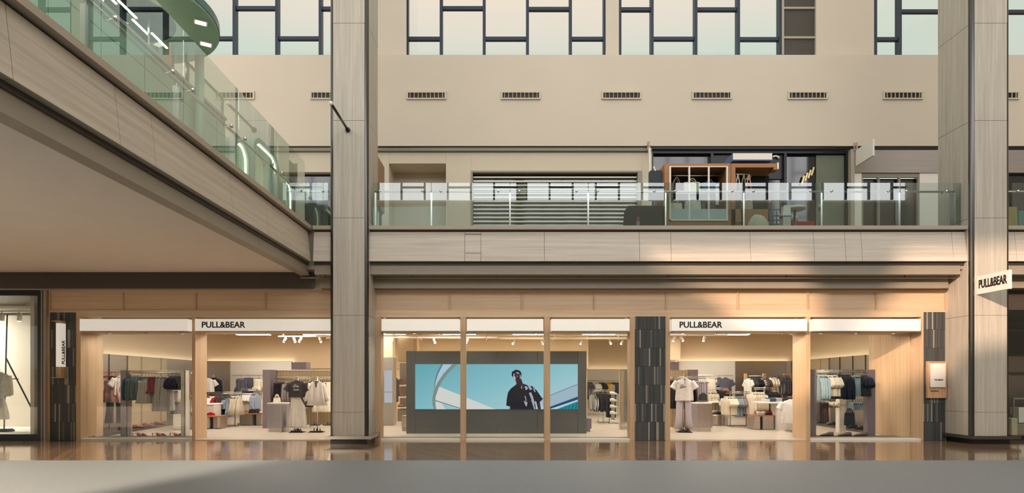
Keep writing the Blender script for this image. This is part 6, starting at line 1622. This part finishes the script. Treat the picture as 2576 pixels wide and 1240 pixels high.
for yy in (11.85, 10.6, 9.4, 8.2, 7.0, 5.8): f.box(XK-0.06, XK-0.03, yy-0.012, yy+0.012, 7.34, 8.1)
f.build('glass_joint', CHROME, t)
MB().box(XK-1.6, XK-1.55, 5.0, 11.9, 7.34, 8.3).build('back_board', paint('tan kiosk board', srgb(190,168,130), 0.6), t)
for i in range(3):
    MB().box(XK-0.9+0.3*i, XK-0.8+0.3*i, 11.6, 11.7, 7.34, 8.0).build('wood_post', OAK_V, t)
for r_ in range(3):
    for i in range(6):
        yy = 6.2+0.95*i; xx = XK-0.2-0.35*r_; zz = 7.80+0.25*r_
        b_ = MB().box(xx-0.018, xx+0.018, yy, yy+0.5, zz, zz+0.02).build('light_bar', glow('kiosk light bar', (1.0, 0.88, 0.68, 1), 9.0), origin=(xx, yy, zz))
        tag(b_, '%s light bar from the front in the %s row of the mint kiosk' % (ORD[i], ['low', 'middle', 'high'][r_]), 'light', 'light bars in the mint kiosk')
# round canopy with its post
cxk, cyk, rk, zk = -6.9, 10.85, 1.6, 8.03
t = thing('round_canopy', 'round mint green canopy on a post over the kiosk at upper left', 'canopy', (cxk, cyk, ZF))
MB().lathe((cxk, cyk, zk), [(rk*0.55, 0.05), (rk*0.57, 0.02), (rk-0.02, 0.0), (rk, 0.02), (rk, 0.2), (rk-0.03, 0.22), (rk*0.5, 0.22)], 72).build('disc', MINT, t, smooth=False)
MB().lathe((cxk, cyk, zk), [(rk+0.012, 0.05), (rk+0.014, 0.05), (rk+0.014, 0.19), (rk+0.012, 0.19)], 72).build('rim_band', paint('teal rim', srgb(84,116,112), 0.3), t)
for px_, py_ in ((505, 56), (518, 110)):
    yy = F*(zk-EYE)/(Y0-py_); xx = wx(px_, yy)
    o = MB().cbox((xx, yy, zk-0.004), 0.22, 0.16, 0.02, rz=0.5).build('downlight', WHITE, t)
    MB().cbox((xx, yy, zk-0.017), 0.17, 0.11, 0.006, rz=0.5).build('lens', glow('canopy downlight', (1, 0.92, 0.75, 1), 7.0), o)
MB().lathe((wx(502, 12.0), 12.0, ZF), [(0.085, 0), (0.085, zk-ZF+0.02)], 20).build('post', MINT, t, smooth=True)
# lit portals
def portal(i, y0_, y1_, zt, label):
    t = thing('lit_portal', label, 'portal', (XK, (y0_+y1_)/2, ZF), 'lit mint portals')
    def rr(a, b, top, r):
        pts = [(a, ZF), (a, top-r)]
        for q in range(1, 7): pts.append((a+r-r*math.cos(q*math.pi/12), top-r+r*math.sin(q*math.pi/12)))
        for q in range(0, 7): pts.append((b-r+r*math.sin(q*math.pi/12), top-r+r*math.cos(q*math.pi/12)))
        pts += [(b, ZF)]
        return pts
    rad = min(0.42, (y1_-y0_)*0.42)
    outer = rr(y0_, y1_, zt, rad); inner = rr(y0_+0.11, y1_-0.11, zt-0.11, rad*0.85)
    fr = MB()
    n = len(outer)
    va = [(XK+0.12, p[0], p[1]) for p in outer]+[(XK+0.12, p[0], p[1]) for p in inner]+[(XK-0.4, p[0], p[1]) for p in outer]+[(XK-0.4, p[0], p[1]) for p in inner]
    fa = []
    for k in range(n-1):
        fa += [(k, k+1, n+k+1, n+k), (2*n+k, 3*n+k, 3*n+k+1, 2*n+k+1), (k, 2*n+k, 2*n+k+1, k+1), (n+k, n+k+1, 3*n+k+1, 3*n+k)]
    fr.add(va, fa).build('frame', MINT, t)
    led = rr(y0_+0.13, y1_-0.13, zt-0.13, rad*0.8)
    MB().tube([(XK+0.05, p[0], p[1]) for p in led], 0.022, 6).build('led_strip', LED, t)
    MB().prism([(XK-0.3, p[0], p[1]) for p in rr(y0_+0.1, y1_-0.1, zt-0.1, rad*0.85)], (0.03, 0, 0)).build('inner_panel', paint('pale mint panel', srgb(190,204,176), 0.5), t)
portal(0, 13.55, 14.45, 7.1, 'nearest lit rounded portal of the mint kiosk')
portal(1, 14.62, 16.3, 7.52, 'largest lit rounded portal in the middle of the mint kiosk')
portal(2, 16.62, 17.45, 7.22, 'farthest lit rounded portal of the mint kiosk')
